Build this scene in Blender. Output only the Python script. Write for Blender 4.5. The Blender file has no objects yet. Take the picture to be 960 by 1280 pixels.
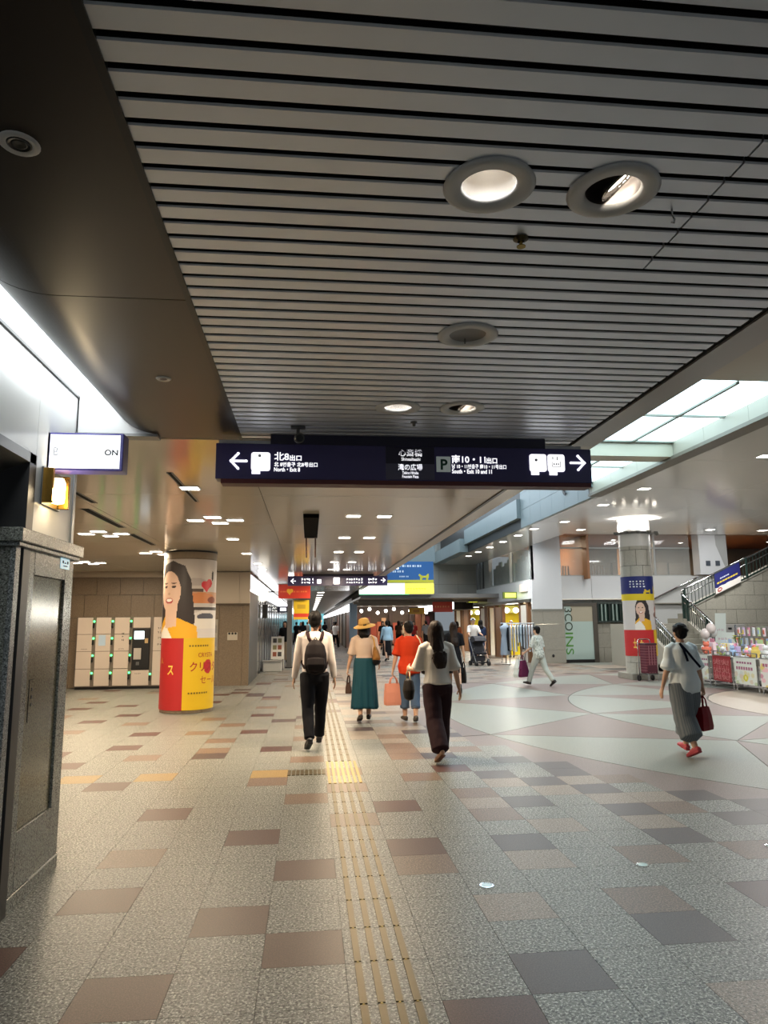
import bpy, bmesh, math, random
from math import sin, cos, pi, radians, sqrt
from mathutils import Vector, Matrix, noise
random.seed(7)
C = bpy.context.scene.collection
SC = bpy.context.scene

# ------------------------------------------------------------------ camera, world, exposure
def setup_camera():
    yaw, pitch, roll, f = radians(6.0377), radians(8.8605), radians(-0.5), 880.0
    F = Vector((sin(yaw)*cos(pitch), cos(yaw)*cos(pitch), sin(pitch)))
    R = Vector((cos(yaw), -sin(yaw), 0)); U = R.cross(F)
    R, U = cos(roll)*R + sin(roll)*U, -sin(roll)*R + cos(roll)*U
    cam = bpy.data.cameras.new('camera'); o = bpy.data.objects.new('camera', cam); C.objects.link(o)
    cam.sensor_fit = 'HORIZONTAL'; cam.sensor_width = 36.0; cam.lens = f/960*36.0
    cam.clip_start = 0.05; cam.clip_end = 400
    m = Matrix((R, U, -F)).transposed().to_4x4(); m.translation = Vector((0, 0, 1.6))
    o.matrix_world = m; SC.camera = o
    return F, R, U
CAMF, CAMR, CAMU = setup_camera()
def in_view(p, margin=30):
    d = Vector(p) - Vector((0, 0, 1.6)); z = d.dot(CAMF)
    if z < .2: return False
    x = 480 + 880*d.dot(CAMR)/z; y = 640 - 880*d.dot(CAMU)/z
    return -margin < x < 960+margin and -margin < y < 1280+margin
def setup_world():
    w = bpy.data.worlds.new('world'); SC.world = w; w.use_nodes = True
    b = w.node_tree.nodes['Background']; b.inputs[0].default_value = (.80, .91, 1.0, 1); b.inputs[1].default_value = .24
setup_world()
SC.view_settings.view_transform = 'Standard'; SC.view_settings.look = 'None'
SC.view_settings.exposure = 0.18; SC.view_settings.gamma = 1.0; SC.view_settings.use_curve_mapping = False
SC.cycles.use_denoising = True
SC.cycles.max_bounces = 7; SC.cycles.diffuse_bounces = 4; SC.cycles.glossy_bounces = 4
SC.cycles.caustics_reflective = False; SC.cycles.caustics_refractive = False
SC.cycles.sample_clamp_indirect = 6.0

def lamp(kind, loc, energy, color=(1, 1, 1), size=.2, size_y=None, target=None, spot=120, blend=.6, spread=180):
    l = bpy.data.lights.new('lamp', kind); o = bpy.data.objects.new('lamp_light', l); C.objects.link(o)
    l.energy = energy; l.color = color; o.location = loc
    if kind == 'AREA':
        l.size = size; l.spread = radians(spread)
        if size_y: l.shape = 'RECTANGLE'; l.size_y = size_y
    else:
        l.shadow_soft_size = size
        if kind == 'SPOT': l.spot_size = radians(spot); l.spot_blend = blend
    if target is not None:
        o.rotation_euler = (Vector(target) - Vector(loc)).to_track_quat('-Z', 'Y').to_euler()
    return o
WARM = (1, .79, .54); COOL = (.74, .93, 1.0); NEUT = (1, .98, .95)
SKYL = 3.0; LUM = 4.2

# ------------------------------------------------------------------ materials
def lin(c):
    if isinstance(c, str):
        c = c.lstrip('#'); c = [int(c[i:i+2], 16)/255 for i in (0, 2, 4)]
        c = [x/12.92 if x <= .04045 else ((x+.055)/1.055)**2.4 for x in c]
    return (c[0], c[1], c[2], 1)
MATS = {}
def mat(name, color='#888888', rough=.5, metal=0.0, emit=None, estr=0.0, var=None, bump=None, speck=None, attr=None, spec=.5, alpha=None, trans=0, aniso=None, stripes=None):
    """var=(scale, amount) cloudy tone; speck=(scale, dark, light) granite grain; bump=(scale, strength)"""
    if name in MATS: return MATS[name]
    m = bpy.data.materials.new(name); m.use_nodes = True; nt = m.node_tree; N = nt.nodes; L = nt.links
    b = N['Principled BSDF']
    b.inputs['Base Color'].default_value = lin(color); b.inputs['Roughness'].default_value = rough
    if name.startswith(('cloth_','pack_','bag_','garment_','strap_','denim')) and spec == .5: spec = .12
    b.inputs['Metallic'].default_value = metal; b.inputs['Specular IOR Level'].default_value = spec
    if trans: b.inputs['Transmission Weight'].default_value = trans
    if alpha is not None: b.inputs['Alpha'].default_value = alpha
    if emit: b.inputs['Emission Color'].default_value = lin(emit); b.inputs['Emission Strength'].default_value = estr
    out = None
    def pos():
        g = N.new('ShaderNodeNewGeometry'); return g.outputs['Position']
    def mix(a, bcol, fac, mode='MIX'):
        x = N.new('ShaderNodeMix'); x.data_type = 'RGBA'; x.blend_type = mode
        if isinstance(fac, float): x.inputs[0].default_value = fac
        else: L.new(fac, x.inputs[0])
        if isinstance(a, tuple): x.inputs[6].default_value = a
        else: L.new(a, x.inputs[6])
        if isinstance(bcol, tuple): x.inputs[7].default_value = bcol
        else: L.new(bcol, x.inputs[7])
        return x.outputs[2]
    cur = lin(color)
    if attr:
        a = N.new('ShaderNodeAttribute'); a.attribute_name = attr; cur = a.outputs['Color']
        if emit == 'attr': L.new(cur, b.inputs['Emission Color'])
    def ns(scale, detail=2, rough_=.5):
        n = N.new('ShaderNodeTexNoise'); n.inputs['Scale'].default_value = scale; n.inputs['Detail'].default_value = detail
        n.inputs['Roughness'].default_value = rough_; L.new(pos(), n.inputs['Vector']); return n.outputs['Fac']
    def ramp(v, a, c):
        r = N.new('ShaderNodeMapRange'); r.inputs[1].default_value = a; r.inputs[2].default_value = c; L.new(v, r.inputs[0]); return r.outputs[0]
    if var:
        f_ = ramp(ns(var[0], 3), .3, .7)
        d = tuple(x*(1-var[1]) for x in lin(color)[:3])+(1,); l_ = tuple(min(1, x*(1+var[1])) for x in lin(color)[:3])+(1,)
        cur = mix(d, l_, f_)
    if speck:
        sc, dk, lt = speck
        v = ramp(ns(sc, 3, .65), .50, .57); cur = mix(cur, lin(dk), v)
        v2 = ramp(ns(sc*1.37, 3, .65), .53, .61); cur = mix(cur, lin(lt), v2)
    if stripes:
        axis, period, col2, frac = stripes
        s = N.new('ShaderNodeSeparateXYZ'); L.new(pos(), s.inputs[0])
        mm = N.new('ShaderNodeMath'); mm.operation = 'PINGPONG'; mm.inputs[1].default_value = period/2; L.new(s.outputs[axis], mm.inputs[0])
        cc = N.new('ShaderNodeMath'); cc.operation = 'LESS_THAN'; cc.inputs[1].default_value = period/2*frac; L.new(mm.outputs[0], cc.inputs[0])
        cur = mix(cur, lin(col2), cc.outputs[0])
    if not isinstance(cur, tuple): L.new(cur, b.inputs['Base Color'])
    if bump:
        bp = N.new('ShaderNodeBump'); bp.inputs['Strength'].default_value = bump[1]; bp.inputs['Distance'].default_value = .01
        L.new(ns(bump[0], 3), bp.inputs['Height']); L.new(bp.outputs[0], b.inputs['Normal'])
    MATS[name] = m
    return m

# ------------------------------------------------------------------ mesh builder
class MB:
    def __init__(s): s.v = []; s.f = []; s.m = []
    def face(s, pts, mi=0):
        i = len(s.v); s.v += [tuple(p) for p in pts]; s.f.append(tuple(range(i, i+len(pts)))); s.m.append(mi); return s
    def box(s, x0, x1, y0, y1, z0, z1, mi=0):
        i = len(s.v)
        s.v += [(x0,y0,z0),(x1,y0,z0),(x1,y1,z0),(x0,y1,z0),(x0,y0,z1),(x1,y0,z1),(x1,y1,z1),(x0,y1,z1)]
        for q in ((3,2,1,0),(4,5,6,7),(0,1,5,4),(1,2,6,5),(2,3,7,6),(3,0,4,7)): s.f.append(tuple(i+k for k in q)); s.m.append(mi)
        return s
    def obox(s, M, sx, sy, sz, mi=0):
        n = len(s.v); s.box(-sx/2, sx/2, -sy/2, sy/2, -sz/2, sz/2, mi)
        for k in range(n, len(s.v)): s.v[k] = tuple(M @ Vector(s.v[k]))
        return s
    def bar(s, a, b, w, h, up=(0,0,1), mi=0):
        a, b = Vector(a), Vector(b); d = (b-a); L = d.length; d.normalize(); u = Vector(up)
        x = d.cross(u)
        if x.length < 1e-4: x = Vector((1,0,0))
        x.normalize(); z = x.cross(d)
        M = Matrix((x, d, z)).transposed().to_4x4(); M.translation = (a+b)/2
        return s.obox(M, w, L, h, mi)
    def prism(s, poly, z0, z1, mi=0, axis='z', side=None):
        """poly of 2-D points extruded along axis: z->(x,y), y->(x,z), x->(y,z)"""
        def P(p, t):
            return (p[0],p[1],t) if axis == 'z' else ((p[0],t,p[1]) if axis == 'y' else (t,p[0],p[1]))
        n = len(poly); i = len(s.v); s.v += [P(p, z0) for p in poly] + [P(p, z1) for p in poly]
        ar = sum(poly[k][0]*poly[(k+1)%n][1]-poly[(k+1)%n][0]*poly[k][1] for k in range(n))
        flip = (ar < 0) != (axis == 'y')
        a = list(range(i, i+n)); b = list(range(i+n, i+2*n))
        fs = [tuple(reversed(a)), tuple(b)] + [(a[k], a[(k+1)%n], b[(k+1)%n], b[k]) for k in range(n)]
        for q in fs: s.f.append(tuple(reversed(q)) if flip else q); s.m.append(mi)
        return s
    def tube(s, pts, r, seg=8, mi=0, cap=True):
        pts = [Vector(p) for p in pts]; rings = []; n = len(pts)
        u = None
        for k, p in enumerate(pts):
            t = (pts[min(k+1,n-1)]-pts[max(k-1,0)]).normalized()
            if u is None:
                u = t.orthogonal().normalized()
            else:
                u = (u - t*u.dot(t)).normalized()
            w = t.cross(u); rr = r[k] if isinstance(r, (list, tuple)) else r
            i = len(s.v); s.v += [tuple(p+(u*cos(2*pi*q/seg)+w*sin(2*pi*q/seg))*rr) for q in range(seg)]; rings.append(i)
        for k in range(n-1):
            for q in range(seg):
                a, b = rings[k], rings[k+1]; s.f.append((a+q, a+(q+1)%seg, b+(q+1)%seg, b+q)); s.m.append(mi)
        if cap:
            s.f.append(tuple(rings[0]+q for q in reversed(range(seg)))); s.m.append(mi)
            s.f.append(tuple(rings[-1]+q for q in range(seg))); s.m.append(mi)
        return s
    def lathe(s, prof, c=(0,0,0), seg=16, mi=0, axis='z', close=False):
        c = Vector(c); rings = []
        for r, z in prof:
            i = len(s.v); rings.append(i)
            for q in range(seg):
                a = 2*pi*q/seg
                p = {'z':(r*cos(a), r*sin(a), z), 'y':(r*cos(a), z, r*sin(a)), 'x':(z, r*cos(a), r*sin(a))}[axis]
                s.v.append(tuple(c+Vector(p)))
        pr = list(zip(rings, rings[1:])) + ([(rings[-1], rings[0])] if close else [])
        for a, b in pr:
            for q in range(seg):
                f_ = (a+q, a+(q+1)%seg, b+(q+1)%seg, b+q)
                s.f.append(f_ if axis != 'y' else tuple(reversed(f_))); s.m.append(mi)
        return s
    def sphere(s, c, rx, ry=None, rz=None, seg=12, rings=8, mi=0):
        ry = ry or rx; rz = rz or rx; n = len(s.v)
        s.lathe([(max(1e-4, sin(pi*k/rings)), -cos(pi*k/rings)) for k in range(rings+1)], (0,0,0), seg, mi)
        for k in range(n, len(s.v)): x, y, z = s.v[k]; s.v[k] = (c[0]+x*rx, c[1]+y*ry, c[2]+z*rz)
        return s
    def mesh(s, name, mats, smooth=False):
        me = bpy.data.meshes.new(name); me.from_pydata(s.v, [], s.f)
        for m in (mats if isinstance(mats, (list, tuple)) else [mats]): me.materials.append(m)
        if any(s.m): me.polygons.foreach_set('material_index', s.m)
        if smooth: me.polygons.foreach_set('use_smooth', [True]*len(s.f))
        me.update(); return me
    def build(s, name, mats, parent=None, smooth=False, bevel=0, loc=None, **tags):
        return link(name, s.mesh(name, mats, smooth), parent, bevel, loc, **tags)
def link(name, me, parent=None, bevel=0, loc=None, **tags):
    o = bpy.data.objects.new(name, me); C.objects.link(o)
    if parent: o.parent = parent
    if loc is not None: o.location = loc
    if bevel:
        b = o.modifiers.new('bevel', 'BEVEL'); b.width = bevel; b.segments = 2; b.limit_method = 'ANGLE'
    for k, v in tags.items():
        if v is not None: o[{'cat': 'category'}.get(k, k)] = v
    return o
def thing(name, label, cat, loc=(0,0,0), rz=0, group=None, kind=None):
    o = bpy.data.objects.new(name, None); C.objects.link(o); o.location = loc; o.rotation_euler = (0,0,rz); o.empty_display_size = .1
    o['label'] = label; o['category'] = cat
    if group: o['group'] = group
    if kind: o['kind'] = kind
    return o
def tag(o, label, cat, group=None):
    o['label'] = label; o['category'] = cat
    if group: o['group'] = group
    return o
def copy_tree(o, parent=None):
    c = o.copy(); C.objects.link(c)
    if parent: c.parent = parent
    for ch in list(o.children): copy_tree(ch, c)
    return c

ORD = ['first','second','third','fourth','fifth','sixth','seventh','eighth','ninth','tenth','eleventh','twelfth','thirteenth','fourteenth','fifteenth','sixteenth','seventeenth','eighteenth','nineteenth']
TS = bpy.data.scenes.new('workbench')          # scratch scene where single meshes are evaluated
def evaluated_mesh(o):
    TS.collection.objects.link(o); vl = TS.view_layers[0]; vl.update(); dg = vl.depsgraph; dg.update()
    me = bpy.data.meshes.new_from_object(o.evaluated_get(dg)); d = o.data; bpy.data.objects.remove(o)
    return me, d
# ------------------------------------------------------------------ writing and print
FACE_CAM = Matrix(((1,0,0),(0,0,-1),(0,1,0)))            # text reads for a viewer looking along +Y
FACE_LEFT = Matrix(((0,0,-1),(-1,0,0),(0,1,0)))          # text reads for a viewer looking along +X
def text_mesh(body, fit=None, bold=0.0, ext=.0015, res=3):
    c = bpy.data.curves.new('writing', 'FONT'); c.body = body; c.size = 1; c.offset = bold; c.resolution_u = res
    me, d = evaluated_mesh(bpy.data.objects.new('writing', c)); bpy.data.curves.remove(d)
    vs = [Vector(v.co) for v in me.vertices]; fs = [tuple(p.vertices) for p in me.polygons]; bpy.data.meshes.remove(me)
    x0, x1 = min(v.x for v in vs), max(v.x for v in vs); y0, y1 = min(v.y for v in vs), max(v.y for v in vs)
    w, h = fit
    return [((v.x-x0)/(x1-x0)*w if x1 > x0 else 0, (v.y-y0)/(y1-y0)*h) for v in vs], fs
def text(name, body, loc, fit, m, parent=None, face=FACE_CAM, bold=.0, rot=0, res=3):
    """lettering whose lower left corner stands at loc, fitted to a width and height"""
    v2, fs = text_mesh(body, fit, bold, res=res); mb = MB(); loc = Vector(loc)
    def pl(p):
        q = (p[0]*cos(rot)-p[1]*sin(rot), p[0]*sin(rot)+p[1]*cos(rot)); return tuple(loc + face @ Vector((q[0], q[1], 0)))
    mb.v = [pl(p) for p in v2]; mb.f = fs; mb.m = [0]*len(fs)
    return mb.build(name, m, parent)
def scribble(mb, loc, w, h, n, face=FACE_CAM, mi=0, seed=1, t=.002):
    """a row of n illegible glyphs as small raised strokes"""
    r = random.Random(seed); loc = Vector(loc); cw = w/n
    for k in range(n):
        for j in range(3):
            if r.random() < .5: a = (r.uniform(.05,.3), r.uniform(.1,.8), r.uniform(.6,.9), 0); a = (a[0], a[1], a[2], a[1]+.16)
            else: x = r.uniform(.1,.7); a = (x, r.uniform(0,.3), x+.17, r.uniform(.7,1))
            ps = [(a[0],a[1]),(a[2],a[1]),(a[2],a[3]),(a[0],a[3])]
            mb.face([loc + face @ Vector(((k+p[0])*cw*.95, p[1]*h, t)) for p in ps], mi)
    return mb
def inpoly(x, y, poly):
    c = False; n = len(poly); j = n-1
    for i in range(n):
        xi, yi = poly[i]; xj, yj = poly[j]
        if (yi > y) != (yj > y) and x < (xj-xi)*(y-yi)/(yj-yi)+xi: c = not c
        j = i
    return c
def paint(layers):
    """layers: ('r',x0,y0,x1,y1,col) ('e',cx,cy,rx,ry,col) ('p',[pts],col), later ones on top; returns colour(u,v)"""
    L = []
    for l in layers:
        col = lin(l[-1])
        if l[0] == 'p': L.append(('p', l[1], col, min(p[0] for p in l[1]), max(p[0] for p in l[1]), min(p[1] for p in l[1]), max(p[1] for p in l[1])))
        else: L.append((l[0],)+tuple(l[1:-1])+(col,))
    L.reverse()
    def fn(u, v):
        for l in L:
            if l[0] == 'r':
                if l[1] <= u <= l[3] and l[2] <= v <= l[4]: return l[5]
            elif l[0] == 'e':
                if ((u-l[1])/l[3])**2+((v-l[2])/l[4])**2 <= 1: return l[5]
            else:
                if l[3] <= u <= l[4] and l[5] <= v <= l[6] and inpoly(u, v, l[1]): return l[2]
        return (.6,.6,.6,1)
    return fn
def printed(name, w, h, cell, place, layers, m, parent=None, **tags):
    """a printed sheet: a fine grid of cells, each in its ink; place(u,v) puts the sheet where it hangs"""
    fn = paint(layers); nu = max(2, round(w/cell)); nv = max(2, round(h/cell))
    vs = [place(w*i/nu, h*j/nv) for j in range(nv+1) for i in range(nu+1)]
    fs = []; cols = []
    for j in range(nv):
        for i in range(nu):
            a = j*(nu+1)+i; fs.append((a, a+1, a+nu+2, a+nu+1)); cols.append(fn(w*(i+.5)/nu, h*(j+.5)/nv))
    me = bpy.data.meshes.new(name); me.from_pydata(vs, [], fs); me.materials.append(m)
    at = me.attributes.new('ink', 'FLOAT_COLOR', 'FACE'); at.data.foreach_set('color', [x for c in cols for x in c])
    return link(name, me, parent, **tags)

# ================================================================== MATERIALS OF THE PLACE
G_ = dict(speck=(58, '#2b2c2a', '#bebfb7'))
m_tile = {
 'G': mat('grey_granite', '#6c6d67', .42, spec=.3, **G_),
 'W': mat('beige_granite', '#82766a', .42, spec=.3, speck=(70, '#574d45', '#b8ac9d')),
 'T': mat('tan_granite', '#6a564a', .42, spec=.3, speck=(70, '#524235', '#94806f')),
 'B': mat('mauve_granite', '#493c3a', .42, spec=.3, speck=(110, '#382e2e', '#625350')),
 'R': mat('red_granite', '#4c302a', .42, spec=.3, speck=(110, '#3a231f', '#684840')),
 'Y': mat('ochre_granite', '#92784a', .42, spec=.3, speck=(95, '#6a5530', '#b09660')),
}
m_joint = mat('floor_joint', '#55534d', .8)
m_terr_l = mat('pale_terrazzo', '#7b7f77', .42, spec=.3, speck=(70, '#74776f', '#a0a198'))
m_terr_b = mat('mauve_terrazzo', '#6f625d', .42, spec=.3, speck=(70, '#6c5b56', '#8c7c75'))
m_terr_t = mat('sand_terrazzo', '#93877a', .42, spec=.3, speck=(70, '#978a7c', '#b9ad9f'))
m_brass = mat('brass', '#54482b', .45, .65, bump=(40, .05))
m_brass_hi = mat('brass_stud', '#97823f', .42, .75)
m_slat = mat('grey_slat', '#e8ecf4', .42, .6)
m_slat_side_shade = mat('slat_side_shade', '#3c3c3e', .5, .2)  # dark colour stands for the shade on the slat sides in the gaps
m_dark = mat('plenum_black', '#0b0b0c', .9)
m_soffit = mat('brown_metal', '#2a201a', .36, .08, spec=.4)
m_white = mat('white_panel', '#d9d9d6', .22, spec=.6)
m_whitem = mat('white_matt', '#d2d2ce', .6)
m_cream = mat('cream_ceiling', '#d6cab9', .13, spec=.6)
m_hallc = mat('gloss_grey_ceiling', '#dedcd8', .12, spec=.6)
m_grey = mat('grey_paint', '#8f8e8b', .45)
m_gmetal = mat('grey_metal', '#70706f', .35, .7)
m_dmetal = mat('dark_metal', '#2c2b2b', .4, .5)
m_black = mat('black_plastic', '#131314', .4)
m_chrome = mat('polished_steel', '#c8ccd0', .14, 1.0)
m_stone = mat('grey_stone', '#8f8d82', .5, speck=(60, '#7e7c72', '#9f9c90'))
m_stoneb = mat('brown_stone', '#7a6b58', .45, speck=(60, '#68594a', '#8c7c69'))
m_pier = mat('dark_granite', '#7a7b72', .25, speck=(80, '#44453f', '#a5a79f'))
m_pierp = mat('polished_brown_granite', '#79735c', .16, speck=(80, '#565240', '#968f74'))
m_pierl = mat('pale_flecked_granite', '#7b7e7c', .3, speck=(80, '#3c3e3e', '#b9bcba'))
m_teal = mat('blue_grey_cladding', '#7a888b', .35)
m_glassd = mat('dark_glass', '#121516', .06, spec=.7)
m_wood = mat('wood_ceiling', '#7a4a2c', .35, var=(6, .2))
m_navy = mat('navy_sign', '#443e70', .35)
m_navyd = mat('navy_trim', '#1f1b36', .4)
m_redtrim = mat('maroon_trim', '#5b2424', .5)
m_lit = mat('lit_white', '#ffffff', .5, emit='#ffffff', estr=3.0)
m_litlow = mat('lit_grey', '#777788', .5, emit='#8a88a0', estr=.35)
m_ink = mat('print_ink', '#808080', .45, attr='ink')
m_lum = mat('luminous_panel', '#ffffff', .5, emit='#cfecf4', estr=LUM)
m_sky = mat('skylight_glass', '#ffffff', .5, emit='#e0f1ff', estr=SKYL)
m_cove = mat('cove_diffuser', '#ffffff', .5, emit='#f2fbff', estr=6.0)
m_fascia = mat('lit_fascia', '#ffffff', .5, emit='#fbfbff', estr=2.6)
m_down = mat('downlight_lamp', '#ffffff', .5, emit='#fff4e2', estr=14)
m_downc = mat('downlight_lamp_white', '#ffffff', .5, emit='#fffaf0', estr=9)
m_refl = mat('reflector', '#d8d4cf', .25, .8)
m_ring = mat('lamp_ring', '#e3e1de', .4)
m_warmlit = mat('warm_lamp', '#ffffff', .5, emit='#ffdf9a', estr=10)
m_txtw = mat('white_letter', '#ffffff', .5, emit='#ffffff', estr=1.2)
m_txtd = mat('dark_letter', '#2a2c30', .6)
m_glass = mat('clear_glass', '#dfe8e8', .04, spec=.6, alpha=.18)

# ================================================================== FLOOR
PX, PY, TX, TY = .18, 3.25, .395, .378
PC = (11.3, 12.2); PR = 8.95; PR2 = 9.55; PIN = 6.4
OBS = {}
def setup_tiles():
    # colour of single stones as laid: column, row from the brass strip
    rows = TILE_ROWS.split(';')
    for r in rows:
        if not r.strip(): continue
        k, rest = r.split(':'); j = int(k)
        for e in rest.split(): OBS[(int(e[:-1]), j)] = e[-1]
TILE_ROWS = '''-1:1R 4W;0:-3R 2B;1:-5R -1R 4B;2:-2R 2W 4T 6R;3:-4R;4:-1R 1T 3W 5T 6G 7T;5:1R 3B 4G 6B;6:-2R 3G 4W 6W 7G 8B;7:0T 3T 4G 6B 7T 8G 9B;8:-4R 1R 3W 4B 6W 7W;9:-1T 3T 4G 5W 6B 7G;10:0T 3G 4W 5B 6W 7T;11:-6R -2T 2T 4B 5G 6B;12:-7Y -5Y -2Y 0T 3R 6B;13:4G;14:-1T 2T 6B;15:-6T 2T 4T 5G 6B;16:-2R 2T 5B;17:-7R 4W 5W;18:-4T -1T 2T;20:-7R -3R;21:-10T;22:-4T;23:-8T;24:-10R -5T;25:-3R;26:-9R;28:-3T;30:-10R;31:-6R;32:-12R'''
setup_tiles()
rt = random.Random(11)
TILEC = {}
def tile_colour(i, j):
    if (i, j) in OBS: return OBS[(i, j)]
    if (i, j) in TILEC: return TILEC[(i, j)]
    r = random.Random(i*7919+j*104729).random(); x = PX+TX*i; y = PY+TY*j
    near_seen = any((i+a, j+b) in OBS for a in (-1, 0, 1) for b in (-1, 0, 1))
    if x > .2:
        d = sqrt((x-PC[0])**2+(y-PC[1])**2)
        c = 'G'
        if not near_seen or d < 11:
            c = 'B' if r < .14 else 'T' if r < .24 else 'W' if r < .42 else 'G'
        if y > 9.5 and c == 'G' and r < .8: c = 'W'
    else:
        c = ('R' if r < .09 else 'T' if r < .16 else 'B' if r < .2 else 'G') if not near_seen else 'G'
    TILEC[(i, j)] = c
    return c
def build_floor():
    fl = MB().box(-30, 40, -8, 120, -.06, -.004).build('floor', m_joint, kind='structure')
    cells = []
    for j in range(-12, 150):
        y = PY+TY*(j+.5)
        for i in range(-42 if j > 15 else -16, 24):
            x = PX+TX*(i+.5)
            if x > 9.5 and y < 20: continue
            d = sqrt((x-PC[0])**2+(y-PC[1])**2)
            if d < PR2 and not (x < 3.2 and d > PR2-.15): continue
            cells.append((x, y, i, j))
    near = sorted([c for c in cells if in_view((c[0], c[1], 0), 25)], key=lambda c: c[0]**2+c[1]**2)[:296]
    ns = set((c[2], c[3]) for c in near)
    me = {}
    g = .0013
    for k, m in m_tile.items():
        b = MB(); hx, hy = TX/2-g, TY/2-g
        b.face([(-hx,-hy,0),(hx,-hy,0),(hx,hy,0),(-hx,hy,0)])
        for a, c in (((-hx,-hy),(hx,-hy)), ((hx,-hy),(hx,hy)), ((hx,hy),(-hx,hy)), ((-hx,hy),(-hx,-hy))):
            b.face([(a[0],a[1],-.004),(c[0],c[1],-.004),(c[0],c[1],0),(a[0],a[1],0)])
        me[k] = b.mesh('tile', m)
    for x, y, i, j in near:
        link('tile', me[tile_colour(i, j)], fl, loc=(x, y, 0))
    b = MB(); keys = list(m_tile)
    for x, y, i, j in cells:
        if (i, j) in ns: continue
        hx, hy = TX/2-g, TY/2-g
        b.box(x-hx, x+hx, y-hy, y+hy, -.004, 0, keys.index(tile_colour(i, j)))
    b.build('paving', [m_tile[k] for k in keys], fl, kind='stuff')
    # the round plaza: wedges of terrazzo laid in rings
    K = 13; st = 2*pi/K; a0 = radians(-167); p0 = radians(180.5)
    def pt(r, a): return (PC[0]+r*cos(a), PC[1]+r*sin(a))
    def arc(r, a, c, n=8): return [pt(r, a+(c-a)*k/n) for k in range(n+1)]
    e = .0007
    for k in range(K):
        qa, qb = a0+st*k, a0+st*(k+1); pa, pb = p0+st*k, p0+st*(k+1)
        # pale wedge: outer arc to a point on the inner ring ; mauve wedge: inner arc to a point on the outer circle
        pale = arc(PR, qa+e, qb-e)+[pt(PIN+.02, pb)]
        mau = arc(PIN+.01, pb-e, pa+e)+[pt(PR-.02, qa)]
        MB().prism(pale, -.004, 0).build('wedge_inlay', m_terr_l, fl)
        MB().prism(mau, -.004, 0).build('wedge_inlay', m_terr_b, fl)
        ia, ib = p0+st*k+st*.5, p0+st*(k+1)+st*.5
        r2 = 3.7
        MB().prism(arc(PIN-.01, pa+e, pb-e)+[pt(r2+.02, (pa+pb)/2)], -.004, 0).build('wedge_inlay', m_terr_l, fl)
        MB().prism(arc(r2+.01, ib-e, ia+e)[:]+[pt(PIN-.03, pb)], -.004, 0).build('wedge_inlay', m_terr_b, fl)
        MB().prism(arc(PR2+.5, qa+.002, qb-.002)+list(reversed(arc(PR+.01, qa+.002, qb-.002))), -.004, -.001).build('ring_inlay', m_terr_b, fl)
    MB().prism(arc(3.68, 0, 2*pi-.001, 40), -.004, 0).build('disc_inlay', m_terr_t, fl)
    # terrazzo beyond the tiles to the right
    b = MB()
    for i in range(0, 10):
        for j in range(0, 9):
            x0, y0 = 9.7+i*1.6, 20.+j*1.6
            d = sqrt((x0+.8-PC[0])**2+(y0+.8-PC[1])**2)
            if d < PR2+.9: continue
            b.box(x0+.003, x0+1.597, y0+.003, y0+1.597, -.004, -.0005, (i+j) % 2)
    b.build('hall_terrazzo', [m_terr_t, m_terr_l], fl, kind='stuff')
    return fl
FLOOR = build_floor()

def build_tactile():
    t = thing('tactile_strip', 'long line of brass guiding bars let into the grey floor along the hall', 'tactile paving', (0, 0, 0), kind='thing')
    me = MB().box(-.0165, .0165, -.181, .181, 0, .0055).mesh('bar', m_brass)
    st = MB().sphere((0, 0, .004), .008, .008, .003, 8, 4).mesh('stud', m_brass_hi)
    n = 0
    for j in range(-8, 62):
        if 11 <= j <= 13: continue
        y = PY+TY*(j+.5)
        for x in (.24, .317, .394, .471):
            if n < 280:
                link('bar', me, t, loc=(x, y, 0), bevel=0)
                if j < 12 and n < 140: link('stud', st, t, loc=(x, y+.189, 0))
                n += 1
    t2 = thing('tactile_crossing', 'block of bright brass ribs crossing the guiding line', 'tactile paving', (0, 0, 0), kind='thing')
    me2 = MB().box(-.014, .014, -.56, .56, 0, .0055).mesh('rib', m_brass_hi)
    for k in range(7): link('rib', me2, t2, loc=(.215+.052*k, 7.97, 0))
    t3 = thing('tactile_branch', 'short row of brass studs leading left from the guiding line', 'tactile paving', (0, 0, 0), kind='thing')
    me3 = MB().box(-.017, .017, -.13, .13, 0, .005).mesh('rib', m_brass)
    for k in range(9): link('rib', me3, t3, loc=(-.205+.046*k, 7.98, 0))
build_tactile()
def build_floor_lights():
    for x, y, l in ((1.09, 4.52, 'small glass floor stud nearest the dark mauve stone'), (3.28, 5.0, 'small white glass floor stud by the right edge'), (2.2, 4.75, 'small glass floor stud between pale stones')):
        t = thing('floor_stud', l+' in the paving', 'floor light', (x, y, 0), group='glass studs in the paving')
        MB().lathe([(.045,0),(.045,.003),(.034,.0035)], seg=14).build('rim', m_chrome, t)
        MB().lathe([(.033,.0032),(.02,.004),(.0,.004)], seg=14).build('glass_disc', mat('stud_glass','#bfe0e6',.15), t)
build_floor_lights()

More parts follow.
